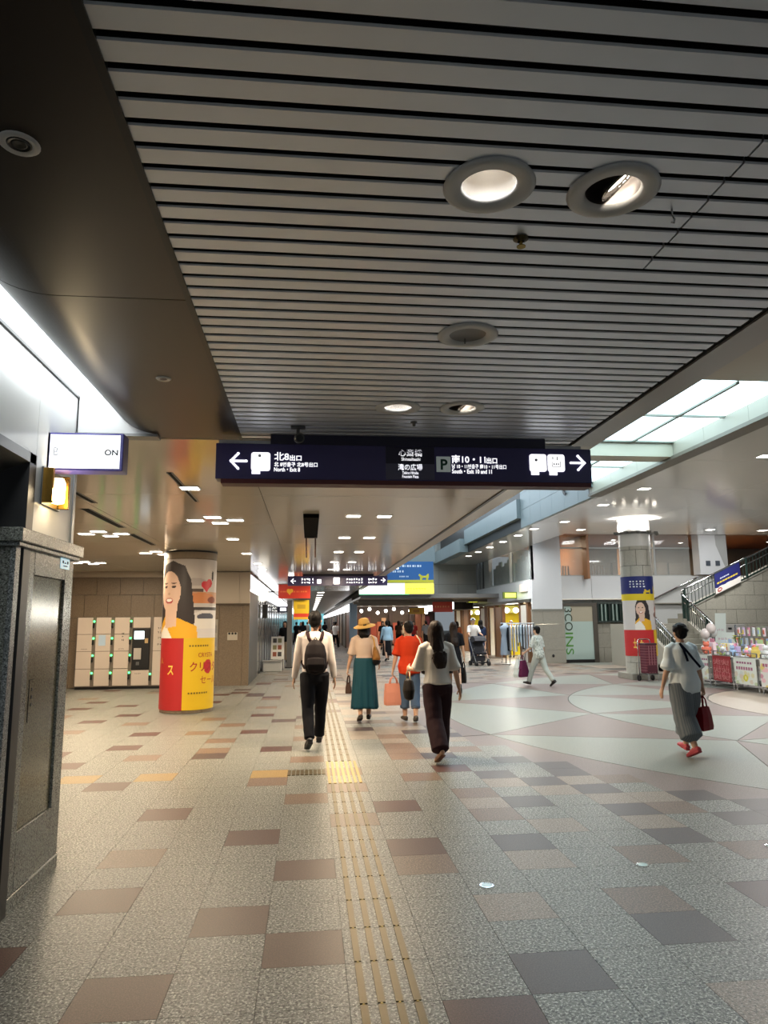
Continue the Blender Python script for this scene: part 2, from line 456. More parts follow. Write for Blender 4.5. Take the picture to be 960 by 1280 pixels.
# ================================================================== CEILINGS
ZC = 2.95
DL = [(.55,1.98,'on'), (.95,1.97,'tilt'), (.74,3.13,'off'), (.55,4.30,'on'), (.96,4.28,'tilt'), (.55,-.35,'off'), (.96,-.35,'off')]
def build_slats():
    c = MB().box(-.52, 2.03, -2.5, 5.2, 3.2, 3.26).box(-.56,-.52,-2.5,5.2,2.97,3.26).box(1.995,2.03,-2.5,5.2,2.97,3.26).build('ceiling', m_dark, kind='structure')
    def slat(xa, xb, y):
        w, ch, h = .0375, .005, .022
        b = MB().prism([(y-w, ZC+ch), (y-w+ch, ZC), (y+w-ch, ZC), (y+w, ZC+ch), (y+w, ZC+h), (y-w, ZC+h)], xa, xb, axis='x')
        b.m[2+4] = b.m[2+3] = b.m[2+5] = 1; b.build('slat', [m_slat, m_slat_side_shade], c)
    for k in range(62):
        y = 5.10-.096*k
        cuts = []
        for fx, fy, s in DL:
            dy = max(0, abs(y-fy)-.04)
            if dy < .066: q = sqrt(.095**2-dy**2); cuts.append((fx-q, fx+q))
        if 1.7 < y < 2.5: cuts.append((1.283-.004*(k % 2)-.002, 1.288-.004*(k % 2)))
        cuts.sort(); x = -.515
        for a, e in cuts:
            if a > x: slat(x, a, y)
            x = max(x, e)
        slat(x, 1.99, y)
    MB().box(-.515, 1.99, 5.15, 5.17, ZC-.004, 3.1).build('trim_9', m_gmetal, kind='structure')
build_slats()
def downlight(x, y, st, i):
    lab = {'on': 'round recessed downlight, lit, ', 'tilt': 'round swivelled downlight with a bright half, ', 'off': 'round unlit grey downlight '}[st]
    pos = {0:'nearest the camera left of its twin', 1:'nearest the camera right of its twin', 2:'alone in the middle of the slatted ceiling', 3:'far pair above the hanging sign, left one', 4:'far pair above the hanging sign, right one', 5:'overhead behind the view, left, unlit', 6:'overhead behind the view, right, unlit'}[i]
    t = thing('downlight', lab+pos, 'ceiling light', (x, y, ZC), group='round lights in the slatted ceiling')
    MB().lathe([(.086,.006),(.142,.002),(.145,-.005),(.13,-.011),(.092,-.009),(.085,.006)], seg=32).build('ring', m_ring, t, smooth=True)
    if st == 'on':
        MB().lathe([(.087,.004),(.08,.06),(.06,.13),(.045,.15)], seg=24).build('reflector', m_refl, t, smooth=True)
        MB().lathe([(.001,.12),(.03,.125),(.046,.149)], seg=16).build('bulb', m_down, t, smooth=True)
        lamp('SPOT', (x, y, ZC+.1), 24, NEUT, .03, target=(x, y, 0), spot=100, blend=.8)
    elif st == 'tilt':
        MB().lathe([(.087,.004),(.085,.05),(.075,.11),(.001,.13)], seg=24).build('housing', mat('lamp_housing','#77706c',.3,.6), t, smooth=True)
        b = MB().lathe([(.001,.01),(.05,.004),(.066,-.012),(.068,-.02),(.06,-.014),(.03,.0)], seg=20)
        rot = Matrix.Rotation(radians(-38), 4, 'Y'); b.v = [tuple(rot @ Vector(p)+Vector((.018,.01,.045))) for p in b.v]
        b.build('eyeball', m_refl, t, smooth=True)
        b = MB().lathe([(.001,-.001),(.05,-.004),(.058,-.010)], seg=16); b.v = [tuple(rot @ Vector(p)+Vector((.018,.01,.042))) for p in b.v]
        b.build('bulb', m_down, t, smooth=True)
        lamp('SPOT', (x+.01, y, ZC-.01), 26, NEUT, .03, target=(x+.9, y+.4, 0), spot=90, blend=.8)
    else:
        MB().lathe([(.087,.001),(.075,.006),(.03,.01),(.001,.01)], seg=24).build('diffuser', mat('unlit_diffuser','#8a8784',.4), t, smooth=True)
        MB().tube([(0,.06,.005),(0,.062,-.02)], .003, 6).build('pull', m_gmetal, t)
for i, (x, y, s) in enumerate(DL): downlight(x, y, s, i)
def build_ceiling_bits():
    t = thing('sprinkler', 'small brass sprinkler head under the grey slats', 'sprinkler', (.74, 2.27, ZC))
    MB().lathe([(.026,.0),(.028,-.004),(.014,-.008),(.012,-.014)], seg=16).build('plate', m_brass, t, smooth=True)
    MB().lathe([(.006,-.012),(.006,-.03),(.016,-.031),(.016,-.034),(.001,-.034)], seg=12).build('deflector', m_brass_hi, t)
    t = thing('sprinkler', 'tiny sprinkler head beside the far pair of lights', 'sprinkler', (.7, 4.62, ZC))
    MB().lathe([(.022,.0),(.024,-.004),(.012,-.008),(.01,-.03),(.001,-.031)], seg=14).build('plate', m_gmetal, t, smooth=True)
    t = thing('ceiling_hook', 'small metal hook hanging from a slat right of the lamp pair', 'hook', (1.19, 2.05, ZC))
    MB().tube([(0,0,.004),(0,0,-.02),(.008,0,-.035),(.004,0,-.048),(-.006,0,-.046)], .0035, 6).build('wire', m_chrome, t)
    t = thing('security_camera', 'small grey swivel camera hanging under the slats above the sign', 'camera', (-.09, 4.80, ZC))
    MB().box(-.05,.05,-.03,.03,-.012,0).build('bracket', m_gmetal, t, bevel=.004)
    MB().tube([(0,0,-.01),(0,0,-.05)], .012, 10).build('stem', m_gmetal, t)
    b = MB().tube([(.0,.05,-.075),(.01,-.02,-.085),(.012,-.055,-.095)], [.03,.036,.036], 14); b.build('camera_body', m_gmetal, t, smooth=True)
    MB().tube([(.012,-.054,-.095),(.013,-.062,-.097)], .026, 14).build('lens', m_black, t)
build_ceiling_bits()

def build_strip_and_soffit():
    # pale strip along the right edge of the slats and the side of the void above it
    MB().box(2.03, 2.22, -2.5, 5.2, ZC, 3.1).build('trim_1', mat('strip_grey','#a5a19d',.3,.1), kind='structure')
    MB().box(1.985, 2.03, -2.5, 5.2, ZC+.012, 3.05).build('trim_2', m_dark, kind='structure')
    MB().box(2.02, 2.22, 5.2, 60, ZC, 3.08).box(2.14,2.22,-2.5,60,3.08,4.9).build('trim_3', mat('strip_beige','#b5ada3',.3), kind='structure')
    # brown metal soffit with its rounded lip towards the cove
    prof = [(-.52, ZC), (-1.05, ZC)]
    for k in range(1, 31):
        a = radians(90*k/30); prof.append((-1.05-.36*sin(a), ZC+.25-.25*cos(a)))
    top = [(x, z+.012) if i < 2 else (x+.008*0, z+.012) for i, (x, z) in enumerate(prof)]
    so = MB().box(-1.06, -.53, -2.5, 5.1, 3.05, 3.2).build('trim_4', m_dark, kind='structure')
    for ya, yb in ((-2.5, -.2), (-.195, 2.87), (2.876, 5.17)):
        n = len(prof); b = MB()
        for (x, z) in prof+list(reversed([(x, z+.02) for x, z in prof])): pass
        poly = prof + [(-1.40, ZC+.27), (-1.03, ZC+.04), (-.52, ZC+.04)]
        b.prism(poly, ya, yb, axis='y')
        o = b.build('panel', m_soffit, so, smooth=False)
        pass
    # closed rounded front end of the soffit
    MB().box(-.53, -.505, -2.5, 5.17, ZC-.006, ZC+.03).build('trim_5', m_dmetal, kind='structure')
    t = thing('speaker_grille', 'round flush grille in the brown soffit, larger and nearer', 'ceiling speaker', (-.83, 1.91, ZC), group='round fittings in the brown soffit')
    MB().lathe([(.001,-.003),(.018,-.004),(.022,-.003)], seg=20).build('centre_disc', m_black, t)
    MB().lathe([(.02,-.002),(.03,-.005),(.034,-.003)], seg=20).build('inner_ring', m_dmetal, t)
    MB().lathe([(.034,-.003),(.05,-.006),(.056,-.001),(.056,.002)], seg=24).build('ring', m_ring, t, smooth=True)
    t = thing('speaker_grille', 'round flush grille in the brown soffit, smaller, near the sign', 'ceiling speaker', (-.82, 3.87, ZC), group='round fittings in the brown soffit')
    MB().lathe([(.001,-.003),(.02,-.004)], seg=16).build('centre_disc', m_black, t)
    MB().lathe([(.02,-.003),(.036,-.006),(.042,-.001),(.042,.002)], seg=20).build('ring', m_ring, t, smooth=True)
build_strip_and_soffit()

def build_cream_ceiling():
    c = MB().box(-8.5, 2.02, 5.2, 31, ZC+.012, ZC+.06).build('ceiling', m_dmetal, kind='structure')
    xs = [-8.4, -6.4, -4.5, -2.5, -.52, 2.02]
    y = 5.2
    while y < 30.5:
        for xa, xb in zip(xs, xs[1:]):
            MB().box(xa+.003, xb-.003, y+.003, y+2.327, ZC, ZC+.012).build('panel', m_cream, c)
        y += 2.33
    MB().box(1.99, 2.025, 5.2, 31, ZC-.012, ZC).build('trim_6', m_dmetal, kind='structure')
    # far ceiling of dull boards
    c2 = MB().box(-2.2, 3.0, 31, 118, ZC+.02, ZC+.06).build('ceiling', m_dmetal, kind='structure')
    for k in range(29):
        MB().box(-2.2, 3.0, 31.02+k*3, 33.98+k*3, ZC, ZC+.02).build('board', mat('far_ceiling','#9d9284',.35), c2)
build_cream_ceiling()
def small_light(x, y, z, label, group, m, w=.17, d=.15):
    t = thing('recessed_light', label, 'ceiling light', (x, y, z), group=group)
    MB().box(-w/2-.02, w/2+.02, -d/2-.02, d/2+.02, -.006, 0).build('frame', m_ring, t)
    MB().box(-w/2, w/2, -d/2, d/2, -.009, -.004).build('diffuser', m, t)
def build_cream_lights():
    g = 'small square lights in the cream ceiling'
    for k, y in enumerate((8.95, 11.3, 13.65, 16.0, 18.3, 20.6, 23., 25.3)):
        for q, x in enumerate((.55, .95)): small_light(x, y, ZC, ('left','right')[q]+' light of the '+ORD[k]+' pair beyond the hanging sign, in the cream ceiling', g, m_downc)
        if k % 2 == 0: lamp('AREA', (.75, y, ZC-.04), 105, WARM, .5, target=(.75, y, 0))
    for k, (x, y) in enumerate(((-1.21,7.14),(-1.25,11.55),(-1.24,14.0),(-1.2,16.4),(-1.2,18.2))):
        small_light(x, y, ZC, ORD[k]+' single light left of the ceiling joint, beyond the brown soffit', g+', single', m_downc)
    cl = [(-1.25,9.37),(-3.1,10.9),(-2.9,13.9),(-4.9,16.2),(-4.9,11.5),(-4.6,7.6)]
    CN = ['right of the poster column','in front of the lockers, nearer','above the poster column, behind it','over the lockers','left of the poster column, nearest the pier','beside the granite pier']
    for k, (x, y) in enumerate(cl):
        for q, (dx, dy) in enumerate(((-.26,.06),(.03,.3),(.26,.02),(.0,-.24))):
            small_light(x+dx, y+dy, ZC, ('left','rear','right','front')[q]+' light of the diamond of four '+CN[k], g+', in fours', m_downc, .2, .13)
        lamp('AREA', (x, y, ZC-.04), (95,100,110,115,80,38)[k], WARM, .6, target=(x, y, 0))
    g = 'dark slots in the cream ceiling'
    for x, y0, y1, w, l in ((-1.27,6.4,7.95,.03,'thin dark slot in the cream ceiling nearest the brown soffit'), (-2.65,8.54,10.2,.09,'wide dark air slot in the cream ceiling over the poster column path'), (-2.7,10.95,12.5,.09,'wide dark air slot just in front of the poster column'), (-2.42,6.5,8.1,.05,'narrow dark slot beside the white lightbox'), (-.1,6.2,6.5,.02,'short dark slit left of the middle lights'), (.78,6.2,6.5,.02,'short dark slit between the middle lights')):
        t = thing('air_slot', l, 'ceiling vent', (x, y0, ZC), group=g)
        MB().box(-w/2, w/2, 0, y1-y0, -.004, .003).build('slot', m_dark, t)
        MB().box(-w/2-.012, -w/2, 0, y1-y0, -.006, .003).box(w/2, w/2+.012, 0, y1-y0, -.006, .003).build('frame', m_grey, t)
    t = thing('hanging_rail', 'black ceiling housing with two rods hanging in front of the far sign', 'hanger', (.01, 9.6, ZC))
    MB().box(-.1, .1, -.8, 1.4, -.05, 0).build('housing', mat('matt_black','#0c0c0d',.95,spec=.1), t, bevel=.005)
    for x in (-.07, .07): MB().tube([(x, 1.3, -.04), (x, 1.3, -.36)], .012, 8).build('rod', mat('rod_brown','#4c352c',.4,.4), t)
build_cream_lights()

def build_right_hall_ceiling():
    Z = 4.43
    c = MB().box(6.6, 24, 1, 22.5, Z+.012, Z+.1).build('ceiling', m_dmetal, kind='structure')
    for i in range(6):
        for j in range(8):
            x0 = 6.62+i*2.9; y0 = 1+j*2.69
            MB().box(x0+.004, x0+2.896, y0+.004, y0+2.686, Z, Z+.012).build('panel', m_hallc, c)
    c = MB().box(6.6, 8.4, 22.5, 36, Z+.004, Z+.1).build('ceiling', m_hallc, kind='structure')
    c = MB().box(8.4, 26, 22.5, 33, 5.0, 5.1).box(8.4, 26, 22.45, 22.55, Z, 5.1).build('ceiling', m_wood, kind='structure')
    # stone edge beam of the void
    b = MB().box(6.42, 6.6, 1, 15.5, Z+.01, 4.74).build('trim_7', m_dmetal, kind='structure')
    for k in range(12): MB().box(6.40, 6.62, 1.003+k*1.2, 2.197+k*1.2, Z-.002, 4.72).build('stone_panel', mat('beam_stone','#a09d92',.4), b)
    MB().box(6.36,6.66,1,15.4,Z-.03,Z+.03).build('trim_8', mat('beam_edge','#6d685e',.4), kind='structure')
    # luminous ceiling over the void
    k = 0
    for j in range(5):
        for i in range(4):
            x0 = 3.15+i*.84; y0 = 8.46+j*1.56+(.5 if j >= 2 else 0)
            if y0 > 15: continue
            t = thing('luminous_ceiling_panel', 'large glowing white panel over the open void beside the slatted ceiling', 'ceiling light', (x0, y0, 4.72), group='glowing panels over the void')
            MB().box(0, .81, 0, 1.53, 0, .03).build('diffuser', m_lum, t)
            MB().box(-.045, 0.005, -.0, 1.56, -.03, .03).box(0, .81, 1.515, 1.56, -.03, .03).build('frame', mat('lum_frame','#7e837c',.4,.2), t)
            k += 1
    MB().box(2.22, 6.42, 1, 8.43, 4.72, 4.8).build('ceiling', mat('void_soffit','#b3aa9b',.35), kind='structure')
    MB().box(2.22, 6.42, 11.60, 12.02, 4.45, 4.75).build('beam', mat('void_beam','#b9b8a8',.35), kind='structure')
    MB().box(2.22, 6.42, 15.2, 15.5, 4.6, 6.2).build('beam', m_teal, kind='structure')
    # glazed roof further back with daylight
    MB().box(2.2, 8.4, 15.5, 34.5, 6.2, 6.25).build('window_2', m_sky, kind='structure')
    bars = MB()
    for k in range(12): bars.box(2.2, 6.6, 15.5+k*1.6, 15.56+k*1.6, 6.1, 6.2)
    bars.build('trim_10', m_teal, kind='structure')
    # blue-grey parapets facing the void
    w = MB().box(6.6, 6.75, 15.4, 36, Z+.1, 6.2).build('wall_right', m_dmetal, kind='structure')
    for k in range(6):
        y0 = 15.45+k*.95
        for z0, z1 in ((Z+.0, 4.98), (4.985, 5.5), (5.505, 6.2)): MB().box(6.52, 6.62, y0+.004, y0+.946, z0+.003, z1).build('stone_panel', m_teal, w)
    for k in range(4):
        y0 = 21.15+k*1.9
        MB().box(6.40, 6.62, y0+.004, y0+1.896, 4.75, 5.35).build('stone_panel', m_teal, w)
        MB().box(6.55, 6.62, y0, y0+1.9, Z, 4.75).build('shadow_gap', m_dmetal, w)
    for k in range(3):
        y0 = 28.75+k*2.2
        MB().box(6.2, 6.62, y0+.004, y0+2.19, Z+.02, 5.0).build('stone_panel', m_teal, w)
    t = thing('pendant_ornament', 'small dark bird shape fixed to the blue-grey cladding of the void', 'ornament', (6.50, 17.2, 4.78))
    MB().prism([(.0,-.02),(.1,.03),(.22,.2),(.12,.12),(.06,.16),(.04,.08),(-.08,.04)], -.02, 0, axis='x').build('body', m_dmetal, t)
    g = 'square lights in the hall ceiling'
    HL = ['just left of the column head','first in the row along the void edge','second in the row along the void edge','third in the row along the void edge','fourth in the row along the void edge','fifth in the row along the void edge','last in the row along the void edge','above and left of the column','behind the column, to its left','nearer, left of the column line','nearest the luminous panels','right of the column, nearer','over the stairs foot','over the white pier','nearest on the right']
    for k, (x, y) in enumerate(((7.35,19.6),(6.95,21.2),(6.95,22.9),(6.95,24.8),(6.95,26.7),(6.95,28.6),(6.95,30.4),(7.25,16.63),(8.52,21.35),(7.27,14.49),(7.98,11.35),(10.9,14.6),(12.76,21.19),(14.63,21.32),(10.9,10.))):
        small_light(x, y, Z, 'square white light in the glossy hall ceiling, '+HL[k], g, m_downc, .22, .2)
    for k, (x, y) in enumerate(((13.2,24.4),(15.2,24.6),(17.4,24.4),(11.2,24.5))):  # fixtures and lamps added to brighten the white pier
        small_light(x, y, 5.0, ORD[k]+' added light in the raised ceiling in front of the mezzanine', 'added lights in the raised ceiling', m_downc, .2, .2); lamp('AREA', (x, y, 4.95), 34, NEUT, .5, target=(x, y+.6, 2))
    for x, y in ((7.9,11.4),(11,14.5),(8.5,21),(13.6,21.2),(7.4,26)):
        lamp('AREA', (x, y, Z-.04), 150, NEUT, .7, target=(x, y, 0))
build_right_hall_ceiling()

# ================================================================== LEFT: shop wall, pier, cove
def build_left_wall():
    w = MB().box(-2.0, -1.69, -2.5, 4.40, 2.62, 3.21).box(-2.0, -1.69, 4.40, 5.08, 2.13, 3.21).build('wall_left', m_dmetal, kind='structure')
    for y0, y1 in ((-2.5,.2),(.205,2.3),(2.305,4.398)): MB().box(-1.70, -1.67, y0, y1, 2.62, 3.205).build('panel', m_white, w)
    MB().box(-1.70, -1.67, 4.402, 5.085, 2.16, 3.205).build('panel', m_white, w)
    MB().box(-2.0, -1.66, 5.085, 5.13, 2.16, 3.205).build('panel', mat('panel_edge','#b9bcc0',.25,.2), w)
    # cove: glowing diffuser between wall and soffit, pale bulkhead at its end
    MB().box(-1.67, -1.2, -2.5, 5.08, 3.225, 3.26).build('window_3', m_cove, kind='structure')
    MB().box(-1.69, -1.655, -2.5, 5.08, 3.205, 3.225).build('trim_11', m_dmetal, kind='structure')
    MB().box(-1.69, -1.02, 5.085, 5.17, 2.955, 3.26).build('wall_bulkhead', m_white, kind='structure')
    MB().box(-1.67, -1.1, 5.06, 5.18, 2.93, 2.95).build('trim_12', m_gmetal, kind='structure')
    # dark shop entrance with its grey metal surround
    d = MB().prism([(-1.665,4.40),(-1.665,4.30),(-1.95,4.18),(-1.95,4.40)], 0, 2.62).build('door_1', m_dmetal, kind='structure')
    MB().prism([(-1.665,2.62),(-1.665,2.56),(-1.95,2.42),(-1.95,2.62)], -2.5, 4.39, axis='y').build('header', m_gmetal, d)
    MB().box(-2.02,-1.98,-2.5,4.3,0,2.5).build('glass', m_glassd, d)
    for y in (-.6, 1.0, 2.6): MB().box(-1.98,-1.93,y,y+.06,0,2.45).build('mullion', m_dmetal, d)
    MB().box(-2.3,-2.03,-2.5,4.3,0,3).build('wall_shop', m_dark, kind='structure')
build_left_wall()
def build_pier():
    t = thing('granite_pier', 'dark granite pier with capstone and sunken polished panel, beside the shop entrance', 'pillar', (-1.67, 4.2, 0), kind='thing')
    # local: x<0 into the wall, y along the hall
    MB().box(-.66,-.03,0,1.0,0,2.07).build('core', m_pier, t)
    f = [(0,.06,.10,2.04),(.12,.30,.10,2.04),(.83,1.0,.10,2.04)]
    b = MB().box(-.03,0,.0,.07,.0,2.07); b.build('stone_edge', m_pierl, t, bevel=.004)
    MB().box(-.03,0,.11,.29,.09,2.07).build('stone_stile', m_pier, t, bevel=.004)
    MB().box(-.03,0,.84,1.0,.09,2.07).build('stone_stile', m_pier, t, bevel=.004)
    MB().box(-.03,0,.292,.838,1.9,2.07).build('stone_rail', m_pier, t, bevel=.004)
    MB().box(-.03,0,.292,.838,.09,.42).build('stone_rail', m_pier, t, bevel=.004)
    p = MB().box(-.028,-.016,.294,.836,.423,1.897).build('polished_panel', m_pierp, t)
    MB().box(-.66,.004,-.004,1.004,0,.085).build('plinth', m_pier, t, bevel=.004)
    MB().box(.004,.008,.5,.99,.085,.098).build('steel_strip', m_chrome, t)
    c = MB().box(-.7,.05,-.05,1.05,2.07,2.15).build('capstone', m_pier, t, bevel=.006)
    MB().box(-.68,.03,-.03,1.03,2.045,2.07).build('cap_moulding', m_pierl, t, bevel=.004)
    b = MB().box(-.016,-.0135,.37,.376,1.02,1.27); b.box(-.016,-.0135,.37,.44,1.268,1.272); b.build('hatch_line', m_dark, p)
    b = MB()
    for z in (1.20, 1.155, 1.11): b.box(-.016,-.012,.41,.425,z,z+.02)
    b.build('keyhole', m_black, p)
    s = thing('pictogram_plate', 'small pale blue pictogram plate under the capstone of the granite pier', 'sign', (-1.67, 5.1, 2.01))
    MB().box(0,.004,-.17,0,-.035,.035).build('plate', mat('plate_blue','#bfe6f4',.3,emit='#bfe6f4',estr=.5), s)
    b = MB()
    for y in (-.14,-.05): b.box(.004,.006,y,y+.025,.0,.02)
    b.box(.004,.006,-.12,-.04,-.02,-.012).box(.004,.006,-.1,-.07,.0,.008)
    b.build('pictogram', m_txtd, s)
build_pier()
def build_lightbox():
    t = thing('shop_lightbox', 'white glowing projecting lightbox with violet edges above the granite pier', 'sign', (-1.67, 4.6, 2.7), kind='thing')
    pv = mat('violet_edge', '#4a4593', .35)
    MB().box(-.02,.46,0,.13,-.125,.125).build('case', pv, t, bevel=.006)
    MB().box(-.14+.12,-.0,-.03,.0,-.13,.12).build('wall_plate', pv, t)
    MB().box(.005,.44,-.006,.0,-.11,.11).build('lit_face', mat('lightbox_face','#ffffff',.4,emit='#fafcff',estr=1.0), t)
    text('lettering', 'B', (.03,-.0075,-.03), (.03,.055), mat('faint_letter','#8a8a90',.5,emit='#a9a9ae',estr=.4), t)  # letter colour paled for the glare of the lit face
    text('lettering', 'ON', (.345,-.0075,-.025), (.085,.04), m_txtd, t, bold=.03)
    t = thing('wall_lamp', 'warm glowing brass wall lamp under the white lightbox', 'wall lamp', (-1.67, 4.62, 2.36), kind='thing')
    MB().box(0,.012,-.12,.2,-.02,.22).build('back_plate', m_gmetal, t, bevel=.003)
    gold = mat('gold_metal','#b0863c',.25,.9)
    MB().box(.012,.075,-.13,-.10,-.01,.21).build('side_plate', gold, t, bevel=.004)
    MB().box(.012,.075,.16,.19,-.01,.21).build('side_plate', gold, t, bevel=.004)
    MB().lathe([(.001,0),(.038,.01),(.042,.05),(.042,.14),(.03,.17),(.001,.175)], (.055,.03,.0), 14).build('glass_shade', m_warmlit, t, smooth=True)
    lamp('POINT', (-1.56, 4.60, 2.42), 3.5, (1,.8,.5), .04)
build_lightbox()

# ================================================================== LEFT BACK: stone wall, lockers, columns, shops
def stone_wall(name, x0, x1, y, z0, z1, cols, rows, m, thick=.03, face='-y', gap=.005, offset=True):
    """coursed stone slabs, each a part, set proud of a dark backing"""
    bk = m_joint
    if face == '-y': w = MB().box(x0, x1, y+.01, y+.2, z0, z1).build(name, bk, kind='structure')
    else: w = MB().box(y-.2, y-.01, x0, x1, z0, z1).build(name, bk, kind='structure')
    dz = (z1-z0)/rows; dx = (x1-x0)/cols
    for r in range(rows):
        e = [x0+dx*k + (dx/2 if offset and r % 2 else 0) for k in range(cols)]
        e = sorted(set([x0]+[v for v in e if x0 < v < x1]+[x1]))
        for a, b in zip(e, e[1:]):
            if b-a < .03: continue
            if face == '-y': MB().box(a+gap, b-gap, y-thick+.01, y+.01, z0+dz*r+gap, z0+dz*(r+1)-gap).build('stone_panel', m, w)
            else: MB().box(y-.01, y-.01+thick, a+gap, b-gap, z0+dz*r+gap, z0+dz*(r+1)-gap).build('stone_panel', m, w)
    return w
def build_left_back():
    stone_wall('wall_back', -8.4, -2.56, 19.0, 0, 2.93, 10, 5, m_stoneb)
    stone_wall('wall_far_left', 5.2, 19, -8.4, 0, 2.93, 20, 5, m_stoneb, face='+x')
    MB().box(-8.4, -2.56, 18.9, 19, 2.8, 2.95).build('trim_13', mat('cream_trim','#b8ab98',.4), kind='structure')
    # block of wall at the corner of the left hall
    w = MB().box(-2.55, -1.58, 19.02, 22, 0, 2.94).build('wall_corner', m_dmetal, kind='structure')
    cr = mat('cream_panel', '#c2b6a5', .3)
    MB().box(-2.55,-1.85,18.97,19.02,2.11,2.94).build('panel', cr, w); MB().box(-1.845,-1.57,18.97,19.02,2.11,2.94).build('panel', cr, w)
    MB().box(-2.55,-1.57,18.9,19.02,2.07,2.1).build('ledge', mat('brown_trim','#5b4d3d',.4), w)
    for k, (a, b) in enumerate(((-2.55,-2.35),(-2.345,-1.75),(-1.745,-1.57))): MB().box(a,b,18.97,19.02,0,2.07).build('stone_panel', m_stoneb, w)
    t = thing('notice_plate', 'small pale plate with three dark dots on the brown stone corner', 'sign', (-2.0, 18.96, 1.3))
    MB().box(-.13,.13,-.012,0,-.14,.06).build('plate', mat('plate_pale','#bdb5a6',.4), t)
    for x in (-.08,0,.08): MB().lathe([(.001,-.016),(.03,-.016),(.03,-.01)], (x,0,.03), 10, axis='y').build('dot', m_black, t)
    t = thing('long_notice', 'narrow upright grey notice strip at the left edge of the stone corner', 'sign', (-2.45, 18.96, 1.25))
    MB().box(-.07,.07,-.012,0,-.35,.45).build('plate', mat('plate_grey','#a7a299',.4), t)
    MB().box(-.05,.05,-.016,-.012,.1,.3).box(-.05,.05,-.016,-.012,-.25,-.02).build('print', m_grey, t)
build_left_back()
def build_lockers():
    t = thing('coin_lockers', 'pale coin lockers with green lights and black payment panel, against the brown stone wall', 'lockers', (-5.8, 18.55, 0), kind='thing')
    pale = mat('locker_pale', '#c2b6ab', .35); strip = mat('locker_strip', '#6a6159', .4)
    W, D, H = 2.9, .42, 1.78
    MB().box(0,W,.02,D,.06,H).build('carcass', strip, t)
    MB().box(.02,W-.02,.05,D-.03,0,.06).build('plinth', m_black, t)
    green = mat('locker_led','#40ff70',.4,emit='#46ff7c',estr=5)
    hz = [.08,.50,.93,1.35,1.77]
    def door(x0, x1, z0, z1, led=True):
        d = MB().box(x0, x1, -.004, .02, z0+.006, z1-.006).build('door', pale, t, bevel=.004)
        if led:
            MB().sphere((x1+.035,-.004,z1-.10), .024, .012, .024, 8, 6).build('indicator', green, d)
            MB().box(x1+.005,x1+.045,-.03,.02,z1-.26,z1-.14).build('lock', m_black, d, bevel=.004)
    for c in range(3):
        x0 = .03+.45*c
        for r in range(4): door(x0, x0+.36, hz[r], hz[r+1])
    door(1.38, 1.80, .08, .46); door(1.38, 1.80, 1.5, 1.77, False)
    for c in range(2):
        x0 = 1.88+.5*c
        for r in range(2): door(x0, x0+.42, .08+.845*r, .08+.845*(r+1), c == 1)
    p = MB().box(1.37,1.80,-.02,.02,.47,1.49).build('payment_panel', m_black, t, bevel=.01)
    MB().box(1.42,1.66,-.026,-.02,1.22,1.42).build('screen', mat('locker_screen','#dff4ff',.3,emit='#dff2ff',estr=1.6), p)
    MB().box(1.68,1.76,-.03,-.02,1.12,1.24).build('card_reader', mat('reader','#b89c6b',.4), p)
    MB().box(1.42,1.60,-.03,-.02,.72,1.0).build('receipt_slot', mat('slot_grey','#b0aaa4',.4), p)
    MB().box(1.49,1.56,-.05,-.02,.58,.66).build('coin_return', m_gmetal, p)
    b = MB()
    for z in (1.46,1.36,1.22): scribble(b, (1.98,-.006,z), .2, .06, 4, seed=int(z*100))
    for z in (1.06,): scribble(b, (1.98,-.006,z), .2, .05, 3, seed=3)
    scribble(b, (.14,-.006,.97), .16, .03, 5, seed=4); scribble(b, (1.03,-.006,.97), .16, .03, 5, seed=6); scribble(b, (1.46,-.006,.36), .16, .03, 5, seed=8)
    for z in (1.18,1.26,1.34): scribble(b, (1.1,-.006,z), .08, .05, 1, seed=int(z*90))
    b.build('printed_labels', m_txtd, t)
    MB().box(.55,.72,-.007,-.004,1.07,1.33).build('sticker', mat('sticker_blue','#a8c0d6',.5), t)
build_lockers()

def round_column(x, y, R, z1, name_label, mstone, rows, per, print_fn=None, z0=0, kind='thing'):
    t = thing('round_column', name_label, 'column', (x, y, 0), kind=kind)
    MB().lathe([(R-.03,z0),(R-.03,z1)], seg=40).build('core', m_joint, t)
    dz = (z1-z0)/rows; g = .006
    for r in range(rows):
        for k in range(per):
            a0 = 2*pi*(k+(.5 if r % 2 else 0))/per+g/R; a1 = 2*pi*(k+1+(.5 if r % 2 else 0))/per-g/R
            if sin((a0+a1)/2) > .45: continue         # the far side, against nothing seen
            n = 5; pl = [(R*cos(a0+(a1-a0)*q/n), R*sin(a0+(a1-a0)*q/n)) for q in range(n+1)]
            pl += [((R-.03)*cos(a1), (R-.03)*sin(a1)), ((R-.03)*cos(a0), (R-.03)*sin(a0))]
            MB().prism(pl, z0+dz*r+g, z0+dz*(r+1)-g).build('stone_drum', mstone, t)
    return t
